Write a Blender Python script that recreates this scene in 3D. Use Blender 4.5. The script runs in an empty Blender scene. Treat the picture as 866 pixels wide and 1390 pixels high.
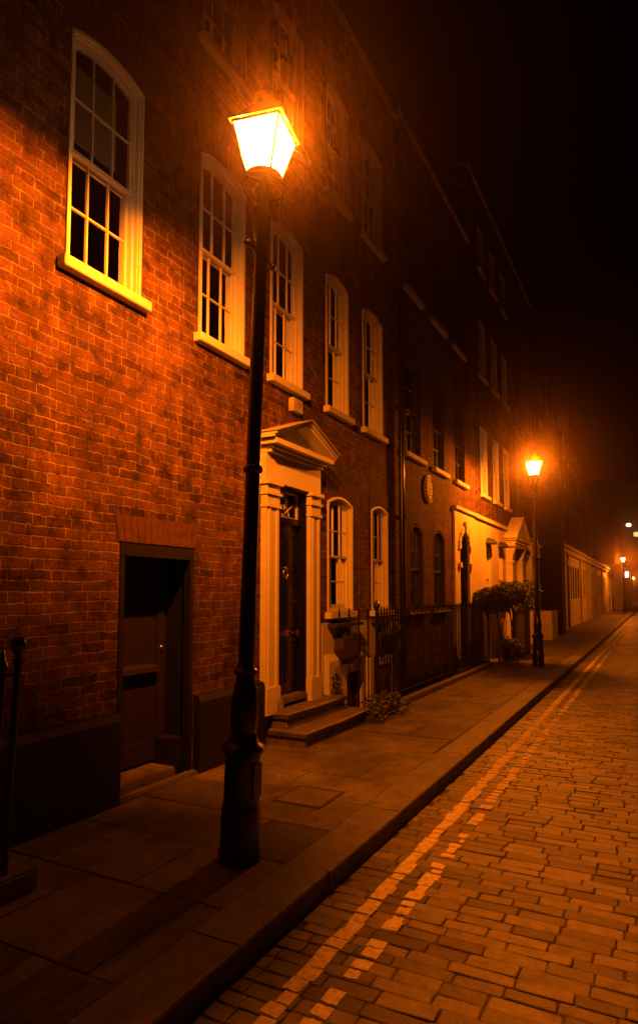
import bpy, math, random
from mathutils import Vector, Matrix
R = math.radians
rnd = random.Random(11)
scn = bpy.context.scene
col = scn.collection

# ------------------------------------------------------------------ camera
PITCH, YAW = 4.0, 27.6
cd = bpy.data.cameras.new('camera')
cam = bpy.data.objects.new('camera', cd); col.objects.link(cam)
cam.location = (3.68, 0, 1.7)
cam.rotation_euler = (R(90 + PITCH), 0, R(YAW))
cd.sensor_fit = 'AUTO'; cd.sensor_width = 36
cd.lens = 872 / 1390 * 36
cd.shift_y = 50 / 1390
cd.clip_start = 0.05; cd.clip_end = 2000
scn.camera = cam

# ------------------------------------------------------------------ night sky, exposure
w = bpy.data.worlds.new('World'); scn.world = w; w.use_nodes = True
nt = w.node_tree; nt.nodes.clear()
sky = nt.nodes.new('ShaderNodeTexSky'); sky.sky_type = 'NISHITA'; sky.sun_disc = False
sky.sun_elevation = R(-4); sky.sun_rotation = R(200)
bg = nt.nodes.new('ShaderNodeBackground'); bg.inputs['Strength'].default_value = 0.0001
wo = nt.nodes.new('ShaderNodeOutputWorld')
nt.links.new(sky.outputs[0], bg.inputs['Color']); nt.links.new(bg.outputs[0], wo.inputs['Surface'])
scn.view_settings.view_transform = 'Standard'; scn.view_settings.look = 'None'
scn.view_settings.exposure = 0.0; scn.view_settings.gamma = 1.0
scn.view_settings.use_curve_mapping = False

scn.render.engine = 'CYCLES'
scn.cycles.diffuse_bounces = 1
LAMP_POWER = 1980.0
LAMP_COL = (1.0, 0.175, 0.003)
GLOW_HAZE = 0.0027

# ------------------------------------------------------------------ helpers
def tag(o, label=None, cat=None, group=None, kind=None):
    if label: o['label'] = label
    if cat: o['category'] = cat
    if group: o['group'] = group
    if kind: o['kind'] = kind
    return o

def empty(name, loc=(0, 0, 0), rz=0):
    o = bpy.data.objects.new(name, None); col.objects.link(o)
    o.location = loc; o.rotation_euler = (0, 0, rz); o.empty_display_size = 0.2
    return o

class MB:
    def __init__(s): s.v = []; s.f = []; s.c = None
    def add(s, vs, fs):
        b = len(s.v); s.v += [tuple(p) for p in vs]; s.f += [tuple(b + i for i in f) for f in fs]; return s
    def box(s, x0, x1, y0, y1, z0, z1):
        if x0 > x1: x0, x1 = x1, x0
        return s.add([(x0,y0,z0),(x1,y0,z0),(x1,y1,z0),(x0,y1,z0),(x0,y0,z1),(x1,y0,z1),(x1,y1,z1),(x0,y1,z1)],
              [(0,3,2,1),(4,5,6,7),(0,1,5,4),(1,2,6,5),(2,3,7,6),(3,0,4,7)])
    def quad(s, a, b, c, d): return s.add([a, b, c, d], [(0, 1, 2, 3)])
    def lathe(s, prof, n=24, c=(0, 0), cap=True):
        b = len(s.v); m = len(prof)
        for (r, z) in prof:
            for k in range(n):
                a = 2 * math.pi * k / n
                s.v.append((c[0] + r * math.cos(a), c[1] + r * math.sin(a), z))
        for i in range(m - 1):
            for k in range(n):
                k2 = (k + 1) % n
                s.f.append((b + i*n + k, b + i*n + k2, b + (i+1)*n + k2, b + (i+1)*n + k))
        if cap:
            s.f.append(tuple(b + k for k in reversed(range(n)))); s.f.append(tuple(b + (m-1)*n + k for k in range(n)))
        return s
    def tube(s, pts, r, n=8, r2=None):
        pts = [Vector(p) for p in pts]; b = len(s.v); m = len(pts)
        up = Vector((0, 0, 1)); prev = None
        for i, p in enumerate(pts):
            t = (pts[min(i+1, m-1)] - pts[max(i-1, 0)]).normalized()
            u = t.cross(up if abs(t.z) < 0.95 else Vector((1, 0, 0))).normalized() if prev is None else (prev - t * prev.dot(t)).normalized()
            prev = u; v = t.cross(u)
            rr = r if r2 is None else r + (r2 - r) * i / (m - 1)
            for k in range(n):
                a = 2 * math.pi * k / n
                s.v.append(tuple(p + (u * math.cos(a) + v * math.sin(a)) * rr))
        for i in range(m - 1):
            for k in range(n):
                k2 = (k + 1) % n
                s.f.append((b+i*n+k, b+i*n+k2, b+(i+1)*n+k2, b+(i+1)*n+k))
        s.f.append(tuple(b + k for k in reversed(range(n)))); s.f.append(tuple(b + (m-1)*n + k for k in range(n)))
        return s
    def prism(s, poly, axis, a, b):
        """extrude a polygon (list of 2D points) along axis x/y/z from a to b"""
        def P(p, t):
            return (t, p[0], p[1]) if axis == 'x' else ((p[0], t, p[1]) if axis == 'y' else (p[0], p[1], t))
        n = len(poly)
        vs = [P(p, a) for p in poly] + [P(p, b) for p in poly]
        fs = [tuple(range(n))[::-1], tuple(range(n, 2*n))] + [(i, (i+1) % n, n + (i+1) % n, n + i) for i in range(n)]
        return s.add(vs, fs)
    def ring(s, outer, inner, xa, xb):
        """arched frame between two open outlines (y,z), from depth xb (back) to xa (front), along x"""
        n = len(outer)
        vs = [(xa, *p) for p in outer] + [(xa, *p) for p in inner] + [(xb, *p) for p in outer] + [(xb, *p) for p in inner]
        fs = []
        for i in range(n):
            j = (i + 1) % n
            fs += [(i, j, n+j, n+i), (n+i, n+j, 3*n+j, 3*n+i), (j, i, 2*n+i, 2*n+j), (2*n+j, 2*n+i, 3*n+i, 3*n+j)]
        return s.add(vs, fs)
    def build(s, name, mat, parent=None, smooth=False, bevel=0, loc=None):
        me = bpy.data.meshes.new(name); me.from_pydata(s.v, [], s.f); me.update()
        import bmesh
        bm = bmesh.new(); bm.from_mesh(me)
        bmesh.ops.recalc_face_normals(bm, faces=bm.faces)
        if bevel:
            bmesh.ops.bevel(bm, geom=bm.edges[:], offset=bevel, segments=2, affect='EDGES')
        bm.to_mesh(me); bm.free()
        if smooth:
            for p in me.polygons: p.use_smooth = True
            try: me.set_sharp_from_angle(angle=R(40))
            except Exception: pass
        if s.c is not None:
            at = me.color_attributes.new('tone', 'FLOAT_COLOR', 'POINT')
            for i, c in enumerate(s.c): at.data[i].color = (c, c, c, 1)
        o = bpy.data.objects.new(name, me); col.objects.link(o)
        me.materials.append(mat)
        if parent: o.parent = parent
        if loc: o.location = loc
        return o

def arch(y0, y1, z0, z1, rise, n=14):
    """outline of an opening with a segmental head, anticlockwise from lower left; z1 is the crown"""
    if rise <= 0: return [(y0, z0), (y0, z1), (y1, z1), (y1, z0)]
    h = (y1 - y0) / 2; ym = (y0 + y1) / 2; rad = (h*h + rise*rise) / (2*rise); cz = z1 - rad
    a = math.asin(min(1, h / rad))
    if rise > h: a = math.pi/2
    pts = [(y0, z0)]
    for i in range(n + 1):
        t = -a + 2*a*i/n
        pts.append((ym + rad*math.sin(t), cz + rad*math.cos(t)))
    pts.append((y1, z0)); return pts

def arch_z(y, y0, y1, z1, rise):
    if rise <= 0: return z1
    h = (y1 - y0)/2; ym = (y0+y1)/2; rad = (h*h + rise*rise)/(2*rise)
    return z1 - rad + math.sqrt(max(0, rad*rad - (y-ym)**2))

def copy_tree(o, parent=None):
    c = o.copy(); col.objects.link(c); c.parent = parent
    for ch in [x for x in bpy.data.objects if x.parent == o]:
        copy_tree(ch, c)
    return c

# ------------------------------------------------------------------ materials
def newmat(name):
    m = bpy.data.materials.new(name); m.use_nodes = True
    t = m.node_tree; b = t.nodes['Principled BSDF']; return m, t, b
def N(t, kind, **kw):
    n = t.nodes.new(kind)
    for k, v in kw.items(): setattr(n, k, v)
    return n
def noise(t, scale, detail=6, rough=0.6, vec=None):
    n = N(t, 'ShaderNodeTexNoise'); n.inputs['Scale'].default_value = scale
    n.inputs['Detail'].default_value = detail; n.inputs['Roughness'].default_value = rough
    if vec is not None: t.links.new(vec, n.inputs['Vector'])
    return n
def ramp(t, src, stops):
    r = N(t, 'ShaderNodeValToRGB'); e = r.color_ramp.elements
    while len(e) < len(stops): e.new(0.5)
    for i, (p, c) in enumerate(stops):
        e[i].position = p; e[i].color = (*c, 1) if len(c) == 3 else c
    t.links.new(src, r.inputs[0]); return r
def mix(t, a, b, f, blend='MIX'):
    m = N(t, 'ShaderNodeMix', data_type='RGBA', blend_type=blend)
    for s, v in ((6, a), (7, b)):
        if isinstance(v, tuple): m.inputs[s].default_value = (*v, 1)
        else: t.links.new(v, m.inputs[s])
    if isinstance(f, (int, float)): m.inputs[0].default_value = f
    else: t.links.new(f, m.inputs[0])
    return m.outputs[2]
def bump(t, b, h, strength, dist=0.01):
    n = N(t, 'ShaderNodeBump'); n.inputs['Strength'].default_value = strength; n.inputs['Distance'].default_value = dist
    t.links.new(h, n.inputs['Height']); t.links.new(n.outputs[0], b.inputs['Normal']); return n
def coords(t):
    return N(t, 'ShaderNodeNewGeometry').outputs['Position']
def mathn(t, op, a, b=None):
    m = N(t, 'ShaderNodeMath', operation=op)
    for i, v in enumerate((a, b)):
        if v is None: continue
        if isinstance(v, (int, float)): m.inputs[i].default_value = v
        else: t.links.new(v, m.inputs[i])
    return m.outputs[0]

def brick_mat(name, base, dark, mortar, contrast=1.0):
    m, t, b = newmat(name)
    pos = coords(t)
    sep = N(t, 'ShaderNodeSeparateXYZ'); t.links.new(pos, sep.inputs[0])
    u = mathn(t, 'ADD', sep.outputs[0], sep.outputs[1])
    cmb = N(t, 'ShaderNodeCombineXYZ'); t.links.new(u, cmb.inputs[0]); t.links.new(sep.outputs[2], cmb.inputs[1])
    # worn, hand-made arrises: warp the lookup a little
    nz = noise(t, 9, 4, 0.65, pos); nz2 = noise(t, 1.3, 2, 0.5, pos)
    off = N(t, 'ShaderNodeVectorMath', operation='SUBTRACT'); t.links.new(nz.outputs['Color'], off.inputs[0]); off.inputs[1].default_value = (.5, .5, .5)
    sc = N(t, 'ShaderNodeVectorMath', operation='SCALE'); t.links.new(off.outputs[0], sc.inputs[0]); sc.inputs['Scale'].default_value = 0.038
    off2 = N(t, 'ShaderNodeVectorMath', operation='SUBTRACT'); t.links.new(nz2.outputs['Color'], off2.inputs[0]); off2.inputs[1].default_value = (.5, .5, .5)
    sc2 = N(t, 'ShaderNodeVectorMath', operation='SCALE'); t.links.new(off2.outputs[0], sc2.inputs[0]); sc2.inputs['Scale'].default_value = 0.05
    a1 = N(t, 'ShaderNodeVectorMath', operation='ADD'); t.links.new(cmb.outputs[0], a1.inputs[0]); t.links.new(sc.outputs[0], a1.inputs[1])
    a2 = N(t, 'ShaderNodeVectorMath', operation='ADD'); t.links.new(a1.outputs[0], a2.inputs[0]); t.links.new(sc2.outputs[0], a2.inputs[1])
    sh = N(t, 'ShaderNodeVectorMath', operation='ADD'); t.links.new(a2.outputs[0], sh.inputs[0]); sh.inputs[1].default_value = (0.113, 0, 0)
    def bk(vec, c1, c2):
        k = N(t, 'ShaderNodeTexBrick'); k.offset = 0.5; k.offset_frequency = 2; k.squash = 1
        k.inputs['Scale'].default_value = 1; k.inputs['Brick Width'].default_value = 0.335
        k.inputs['Row Height'].default_value = 0.0745; k.inputs['Mortar Size'].default_value = 0.0068
        k.inputs['Mortar Smooth'].default_value = 0.5; k.inputs['Bias'].default_value = 0
        k.inputs['Color1'].default_value = (*c1, 1); k.inputs['Color2'].default_value = (*c2, 1); k.inputs['Mortar'].default_value = (0, 0, 0, 1)
        t.links.new(vec, k.inputs['Vector']); return k
    k1 = bk(a2.outputs[0], (0, 0, 0), (1, 1, 1)); k2 = bk(sh.outputs[0], (0, 0, 0), (1, 1, 1))
    mort = mathn(t, 'MAXIMUM', k1.outputs['Fac'], k2.outputs['Fac'])
    # tone of each brick
    tone = mathn(t, 'ADD', k1.outputs['Color'], k2.outputs['Color']); tone = mathn(t, 'ADD', mathn(t, 'MULTIPLY', tone, 0.32), 0.18)
    fine = noise(t, 55, 6, 0.75, pos); mid = noise(t, 7, 5, 0.7, pos); big = noise(t, 0.55, 4, 0.6, pos)
    tone = mathn(t, 'ADD', tone, mathn(t, 'MULTIPLY', mathn(t, 'SUBTRACT', mid.outputs['Fac'], 0.5), 2.4 * contrast))
    c = ramp(t, tone, [(0.0, dark), (0.35, tuple(0.6*x + 0.4*y for x, y in zip(base, dark))), (0.62, base), (1.0, tuple(min(1, x*1.35) for x in base))])
    c2 = mix(t, c.outputs[0], tuple(x*0.45 for x in dark), ramp(t, fine.outputs['Fac'], [(0.48, (0,)*3), (0.68, (0.85,)*3)]).outputs[0])
    # some pointing is rubbed away or sooty
    mm = ramp(t, mid.outputs['Fac'], [(0.38, (0.08,)*3), (0.60, (1,)*3)])
    mf = mathn(t, 'MULTIPLY', mort, mm.outputs[0])
    c3 = mix(t, c2, mortar, mf)
    soot = ramp(t, big.outputs['Fac'], [(0.38, (0.50,)*3), (0.62, (1.0,)*3)])
    c4 = mix(t, c3, soot.outputs[0], 1.0, 'MULTIPLY')
    mp = N(t, 'ShaderNodeMapping'); mp.inputs['Scale'].default_value = (3.2, 3.2, 0.28); t.links.new(pos, mp.inputs[0])
    stn = noise(t, 1.0, 5, 0.65, mp.outputs[0])
    c4 = mix(t, c4, ramp(t, stn.outputs['Fac'], [(0.36, (0.55,)*3), (0.52, (1.0,)*3), (0.68, (1.15,)*3)]).outputs[0], 1.0, 'MULTIPLY')
    t.links.new(c4, b.inputs['Base Color']); b.inputs['Roughness'].default_value = 0.88
    b.inputs['Specular IOR Level'].default_value = 0.25
    h = mathn(t, 'SUBTRACT', mathn(t, 'MULTIPLY', fine.outputs['Fac'], 0.45), mathn(t, 'MULTIPLY', mort, 0.9))
    h = mathn(t, 'ADD', h, mathn(t, 'MULTIPLY', mid.outputs['Fac'], 0.9))
    h = mathn(t, 'ADD', h, mathn(t, 'MULTIPLY', tone, 0.25))
    bump(t, b, h, 1.0, 0.019)
    return m

def paint_mat(name, c, rough=0.45, dirt=0.25, scale=3, bs=0.25):
    m, t, b = newmat(name); pos = coords(t)
    n1 = noise(t, scale, 8, 0.7, pos); n2 = noise(t, scale*14, 4, 0.6, pos)
    f = ramp(t, n1.outputs['Fac'], [(0.38, (1,)*3), (0.66, (0,)*3)])
    d = mathn(t, 'MULTIPLY', f.outputs[0], dirt)
    t.links.new(mix(t, c, tuple(x*0.5*k for x, k in zip(c, (1, .93, .8))), d), b.inputs['Base Color'])
    b.inputs['Roughness'].default_value = rough
    bump(t, b, mathn(t, 'ADD', n1.outputs['Fac'], mathn(t, 'MULTIPLY', n2.outputs['Fac'], 0.4)), bs, 0.004)
    return m

def stone_mat(name, c, rough=0.8, scale=4, bs=0.6, spec=0.4, attr=False):
    m, t, b = newmat(name); pos = coords(t)
    n1 = noise(t, scale, 8, 0.7, pos); n2 = noise(t, scale*12, 6, 0.7, pos)
    r1 = ramp(t, n1.outputs['Fac'], [(0.3, tuple(x*0.5 for x in c)), (0.5, c), (0.72, tuple(min(1, x*1.4) for x in c))])
    r2 = ramp(t, n2.outputs['Fac'], [(0.35, (0.6,)*3), (0.6, (1.05,)*3)])
    cc = mix(t, r1.outputs[0], r2.outputs[0], 1.0, 'MULTIPLY')
    if attr:
        a = N(t, 'ShaderNodeAttribute'); a.attribute_name = 'tone'
        cc = mix(t, cc, a.outputs['Color'], 1.0, 'MULTIPLY')
    t.links.new(cc, b.inputs['Base Color'])
    rr = N(t, 'ShaderNodeMapRange'); rr.inputs['To Min'].default_value = rough - 0.15; rr.inputs['To Max'].default_value = rough + 0.15
    t.links.new(n1.outputs['Fac'], rr.inputs['Value']); t.links.new(rr.outputs[0], b.inputs['Roughness'])
    b.inputs['Specular IOR Level'].default_value = spec
    bump(t, b, mathn(t, 'ADD', n1.outputs['Fac'], mathn(t, 'MULTIPLY', n2.outputs['Fac'], 0.5)), bs, 0.008)
    return m

M = {}
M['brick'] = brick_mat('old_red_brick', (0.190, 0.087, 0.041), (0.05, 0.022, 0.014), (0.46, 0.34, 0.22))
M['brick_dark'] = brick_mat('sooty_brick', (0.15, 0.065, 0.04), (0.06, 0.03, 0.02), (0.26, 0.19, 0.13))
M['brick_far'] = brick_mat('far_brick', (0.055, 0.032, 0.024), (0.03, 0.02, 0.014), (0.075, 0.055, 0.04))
M['white'] = paint_mat('white_gloss_paint', (0.80, 0.78, 0.72), 0.38, 0.25)
M['white_wall'] = paint_mat('white_masonry_paint', (0.72, 0.70, 0.64), 0.8, 0.45, 2, 0.6)
M['cream'] = paint_mat('cream_stucco', (0.72, 0.66, 0.50), 0.8, 0.45, 1.5, 0.5)
M['stonetrim'] = stone_mat('painted_stone', (0.62, 0.58, 0.50), 0.75, 5, 0.5)
M['blackpaint'] = paint_mat('black_plinth_paint', (0.006, 0.0057, 0.0055), 0.6, 0.3, 4, 1.0)
M['door'] = paint_mat('black_door_paint', (0.010, 0.009, 0.009), 0.28, 0.2, 6, 0.15)
M['iron'] = paint_mat('black_iron_paint', (0.015, 0.014, 0.014), 0.22, 0.4, 14, 0.5)
M['wood'] = paint_mat('dark_old_wood', (0.022, 0.014, 0.010), 0.6, 0.6, 7, 1.0)
M['brass'], t_, b_ = newmat('brass'); b_.inputs['Base Color'].default_value = (.75, .55, .25, 1); b_.inputs['Metallic'].default_value = 1; b_.inputs['Roughness'].default_value = .22
M['flag'] = stone_mat('york_stone', (0.155, 0.136, 0.112), 0.7, 4.5, 1.0, 0.4, True)
t = M['flag'].node_tree; b = t.nodes['Principled BSDF']; src = b.inputs['Base Color'].links[0].from_socket
vo = N(t, 'ShaderNodeTexVoronoi'); vo.inputs['Scale'].default_value = 3.6; vo.inputs['Randomness'].default_value = 1.0; t.links.new(coords(t), vo.inputs['Vector'])
gum = ramp(t, vo.outputs['Distance'], [(0.050, (1,)*3), (0.062, (0,)*3)]); on = mathn(t, 'GREATER_THAN', N(t, 'ShaderNodeSeparateColor').outputs[0], .5)
sc_ = [n for n in t.nodes if n.type == 'SEPARATE_COLOR'][0]; t.links.new(vo.outputs['Color'], sc_.inputs[0])
st_ = noise(t, 1.4, 6, 0.7, coords(t)); cc = mix(t, src, ramp(t, st_.outputs['Fac'], [(0.38, (0.55,)*3), (0.55, (1.1,)*3)]).outputs[0], 1.0, 'MULTIPLY')
t.links.new(mix(t, cc, (.05, .045, .04), mathn(t, 'MULTIPLY', gum.outputs[0], on)), b.inputs['Base Color'])
M['sett'] = stone_mat('granite_sett', (0.205, 0.185, 0.165), 0.45, 9, 0.9, 0.5, True)
M['flag2'] = stone_mat('recessed_tray_stone', (0.12, 0.105, 0.09), 0.75, 6, 0.7)
M['drab'] = paint_mat('drab_window_paint', (.16, .15, .13), .6)
M['rubbed'] = stone_mat('rubbed_red_brick', (0.14, 0.062, 0.03), 0.85, 11, .8, .25)
M['kerb2'] = stone_mat('granite_kerb_far_side', (0.20, 0.185, 0.165), 0.65, 9, 0.7)
M['kerb'] = stone_mat('granite_kerb', (0.20, 0.185, 0.165), 0.65, 9, 0.7, 0.4, True)
M['joint'] = stone_mat('joint_grit', (0.095, 0.085, 0.073), 0.9, 20, 1.0, 0.2)
M['step'] = stone_mat('worn_step_stone', (0.17, 0.145, 0.12), 0.6, 6, 0.7)
M['earth'] = stone_mat('tarmac', (0.05, 0.048, 0.045), 0.85, 8, 0.6)
M['slate'] = stone_mat('roof_slate', (0.05, 0.05, 0.055), 0.7, 8, 0.4)
M['yellow'] = stone_mat('worn_yellow_paint', (0.85, 0.72, 0.36), 0.7, 25, 0.5, 0.3)
M['dark'], t_, b_ = newmat('dark_room'); b_.inputs['Base Color'].default_value = (.03, .026, .024, 1); b_.inputs['Roughness'].default_value = .9
M['curtain'], t_, b_ = newmat('red_curtain'); b_.inputs['Base Color'].default_value = (.45, .02, .035, 1); b_.inputs['Roughness'].default_value = .9
M['blind'], t_, b_ = newmat('pale_shutter'); b_.inputs['Base Color'].default_value = (.45, .42, .36, 1); b_.inputs['Roughness'].default_value = .7
M['wicker'] = paint_mat('dark_wicker', (0.06, 0.035, 0.022), 0.7, 0.7, 20, 1.0)
M['rubber'], t_, b_ = newmat('rubber'); b_.inputs['Base Color'].default_value = (.02, .02, .02, 1); b_.inputs['Roughness'].default_value = .8
M['carpaint'], t_, b_ = newmat('dark_car_paint'); b_.inputs['Base Color'].default_value = (.05, .05, .06, 1); b_.inputs['Roughness'].default_value = .25; b_.inputs['Metallic'].default_value = .4
M['soil'] = stone_mat('soil', (0.04, 0.03, 0.02), 0.9, 20, 1)
M['bark'] = stone_mat('bark', (0.11, 0.08, 0.05), 0.9, 20, 1)
def leaf_mat(name, c):
    m, t, b = newmat(name); pos = coords(t)
    n = noise(t, 14, 3, 0.6, pos)
    t.links.new(ramp(t, n.outputs['Fac'], [(0.3, tuple(x*0.5 for x in c)), (0.7, tuple(x*1.4 for x in c))]).outputs[0], b.inputs['Base Color'])
    b.inputs['Roughness'].default_value = 0.45; b.inputs['Transmission Weight'].default_value = 0.0
    return m
M['leaf'] = leaf_mat('evergreen_leaf', (0.06, 0.085, 0.03))
M['ivy'] = leaf_mat('shrub_leaf', (0.10, 0.11, 0.045))
def emis(name, c, s):
    m, t, b = newmat(name); b.inputs['Base Color'].default_value = (*[min(1, x) for x in c], 1)
    b.inputs['Emission Color'].default_value = (*c, 1); b.inputs['Emission Strength'].default_value = s; return m
M['bulb'] = emis('sodium_mantle', (1, .62, .22), 30)
M['lit_window'] = emis('lit_far_window', (1, .62, .25), 1.6)
M['tail'] = emis('tail_lamp', (1, .06, .05), 3)
M['signlit'] = emis('lit_sign_face', (.55, .7, 1), 3)
M['headlit'] = emis('distant_lamp', (1, .55, .2), 14)
# old window glass: reflects at a glance, see-through otherwise
m = bpy.data.materials.new('old_window_glass'); m.use_nodes = True; t = m.node_tree; t.nodes.clear()
fr = N(t, 'ShaderNodeFresnel'); fr.inputs[0].default_value = 1.5
tr = N(t, 'ShaderNodeBsdfTransparent'); tr.inputs[0].default_value = (.8, .8, .78, 1)
gl = N(t, 'ShaderNodeBsdfGlossy'); gl.inputs['Roughness'].default_value = 0.03
nn = noise(t, 3.0, 2, 0.5, coords(t)); bb = N(t, 'ShaderNodeBump'); bb.inputs['Strength'].default_value = .25; bb.inputs['Distance'].default_value = .02
t.links.new(nn.outputs['Fac'], bb.inputs['Height']); t.links.new(bb.outputs[0], gl.inputs['Normal'])
ms = N(t, 'ShaderNodeMixShader'); t.links.new(fr.outputs[0], ms.inputs[0]); t.links.new(tr.outputs[0], ms.inputs[1]); t.links.new(gl.outputs[0], ms.inputs[2])
o_ = N(t, 'ShaderNodeOutputMaterial'); t.links.new(ms.outputs[0], o_.inputs[0]); M['glass'] = m
# lantern glazing: hazy glass glowing round the mantle, lets the light out
m = bpy.data.materials.new('glowing_lantern_glass'); m.use_nodes = True; t = m.node_tree; t.nodes.clear()
em = N(t, 'ShaderNodeEmission'); em.inputs[0].default_value = (1, .42, .13, 1); em.inputs[1].default_value = 34
tr = N(t, 'ShaderNodeBsdfTransparent'); ms = N(t, 'ShaderNodeMixShader'); ms.inputs[0].default_value = 0.4
t.links.new(tr.outputs[0], ms.inputs[1]); t.links.new(em.outputs[0], ms.inputs[2])
o_ = N(t, 'ShaderNodeOutputMaterial'); t.links.new(ms.outputs[0], o_.inputs[0]); M['lantern_glass'] = m

# ------------------------------------------------------------------ ground
PZ = 0.12          # pavement above carriageway
KX = 1.98          # kerb line
WELL = (7.50, 14.45, 0.30)   # basement light well: y0, y1, width
def sheet(name, rects, z, mat, **k):
    mb = MB()
    for (x0, x1, y0, y1) in rects: mb.quad((x0,y0,z),(x1,y0,z),(x1,y1,z),(x0,y1,z))
    o = mb.build(name, mat); tag(o, kind='structure', **k); return o
# far ground to the horizon, everything outside the street corridor
sheet('ground', [(-900, -9, -900, 900), (-9, 12, -900, -8), (12, 900, -900, 900), (-9, 12, 140, 900)], -0.02, M['earth'])

def sett_field(x0, x1, y0, y1, wx, wy, gap, topz, depth, jit, mat, name, cham=0.010, cut=0.016, tones=(0.5, 1.2), skip=None, jw=0.25, paint=None):
    mb = MB(); mb.c = []
    tops = []
    y = y0; row = 0
    while y < y1:
        h = wy * rnd.uniform(0.9, 1.1)
        if row % 7 == 3: h *= 1.12
        x = x0 - rnd.uniform(0.1, 0.9) * wx
        wob = rnd.uniform(-.004, .004)
        while x < x1:
            ww = wx * rnd.uniform(1 - jw, 1 + jw)
            a, b = max(x, x0) + gap/2, min(x + ww, x1) - gap/2
            x += ww
            if b - a < 0.04: continue
            c, d = y + gap/2, y + h - gap/2
            if skip and skip(a, b, c, d): continue
            base = len(mb.v)
            z = topz + rnd.uniform(-jit, jit); tx = rnd.uniform(-jit, jit)*0.8; ty = rnd.uniform(-jit, jit)*0.8
            k = min(cut, (b-a)*.3, (d-c)*.3)
            def oct_(a, b, c, d, k):
                return [(a+k, c), (b-k, c), (b, c+k), (b, d-k), (b-k, d), (a+k, d), (a, d-k), (a, c+k)]
            jj = [(rnd.uniform(-.003, .003), rnd.uniform(-.003, .003)) for _ in range(8)]
            lo = oct_(a, b, c, d, k); hi = oct_(a+cham, b-cham, c+cham, d-cham, k)
            def zz(px, py, z=z, tx=tx, ty=ty, a=a, b=b, c=c, d=d): return z + tx*((px-a)/(b-a)-.5)*2 + ty*((py-c)/(d-c)-.5)*2
            for (p, j) in zip(lo, jj): mb.v.append((p[0]+j[0], p[1]+j[1]+wob, topz - depth))
            for (p, j) in zip(lo, jj): mb.v.append((p[0]+j[0], p[1]+j[1]+wob, zz(*p) - cham*0.8))
            for (p, j) in zip(hi, jj): mb.v.append((p[0]+j[0], p[1]+j[1]+wob, zz(*p)))
            for l in (0, 8):
                for i in range(8):
                    i2 = (i+1) % 8; mb.f.append((base+l+i, base+l+i2, base+l+8+i2, base+l+8+i))
            mb.f.append(tuple(base+16+i for i in range(8)))
            tn = rnd.uniform(*tones)
            if rnd.random() < 0.08: tn *= 0.6
            mb.c += [tn]*24
            tops.append((a+cham, b-cham, c+cham+wob, d-cham+wob, zz))
        y += h; row += 1
    o = mb.build(name, mat); tag(o, kind='structure')
    for p in o.data.polygons: p.use_smooth = False
    return o, tops

sett_obj, tops = sett_field(KX + 0.005, 5.38, 0.2, 38, 0.245, 0.093, 0.0065, 0.0, 0.03, 0.0030, M['sett'], 'road', cham=0.005, cut=0.007)
sheet('road_bedding', [(KX, 5.4, -8, 38)], -0.007, M['joint'])
m = stone_mat('far_setts', (0.15, 0.135, 0.12), 0.55, 9, 0.9, 0.5); t = m.node_tree; b = t.nodes['Principled BSDF']
k = N(t, 'ShaderNodeTexBrick'); k.inputs['Scale'].default_value = 1; k.inputs['Brick Width'].default_value = .235; k.inputs['Row Height'].default_value = .112; k.inputs['Mortar Size'].default_value = .008
k.inputs['Color1'].default_value = (.27, .24, .21, 1); k.inputs['Color2'].default_value = (.16, .15, .13, 1); k.inputs['Mortar'].default_value = (.06, .05, .045, 1)
t.links.new(coords(t), k.inputs['Vector']); t.links.new(k.outputs['Color'], b.inputs['Base Color'])
sheet('road_beyond', [(KX, 5.4, 38, 140)], 0.0, m)

# double yellow lines: worn paint on the top of each sett they cross
def line(xc, wd, wear, seedv):
    rr = random.Random(seedv); mb = MB()
    patch = 1.0
    for (a, b, c, d, zz) in tops:
        l, r_ = max(a-.009, xc - wd/2 + rr.uniform(-.012, .012)), min(b+.009, xc + wd/2 + rr.uniform(-.012, .012))
        if r_ - l < 0.012: continue
        pw = wear * (0.55 + 0.9 * (0.5 + 0.5*math.sin(c*1.7 + seedv) * math.cos(c*0.61)))
        if rr.random() < pw: continue
        n = 4
        up = [(l + (r_-l)*i/n, d - rr.uniform(0, .012)) for i in range(n+1)]
        dn = [(l + (r_-l)*i/n, c + rr.uniform(0, .012)) for i in range(n+1)]
        for i in range(n):
            q = [dn[i], dn[i+1], up[i+1], up[i]]
            mb.quad(*[(p[0], p[1], zz(*p) + 0.003) for p in q])
        if rr.random() > wear*2:
            for i in range(n):
                q = [up[i], up[i+1], (up[i+1][0], d+.024), (up[i][0], d+.024)]
                mb.quad(*[(p[0], p[1], (zz(*up[0]) + 0.0022) if j < 2 else .0005) for j, p in enumerate(q)])
    # paint also fills the joints where it is thick
    y = 0.4
    o = mb.build('yellow_line', M['yellow']); tag(o, kind='structure'); return o
line(2.245, 0.085, 0.012, 3)
line(2.425, 0.078, 0.24, 8)
sheet('yellow_line', [(2.20, 2.29, 38, 120), (2.38, 2.46, 38, 120)], 0.004, M['yellow'])

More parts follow.
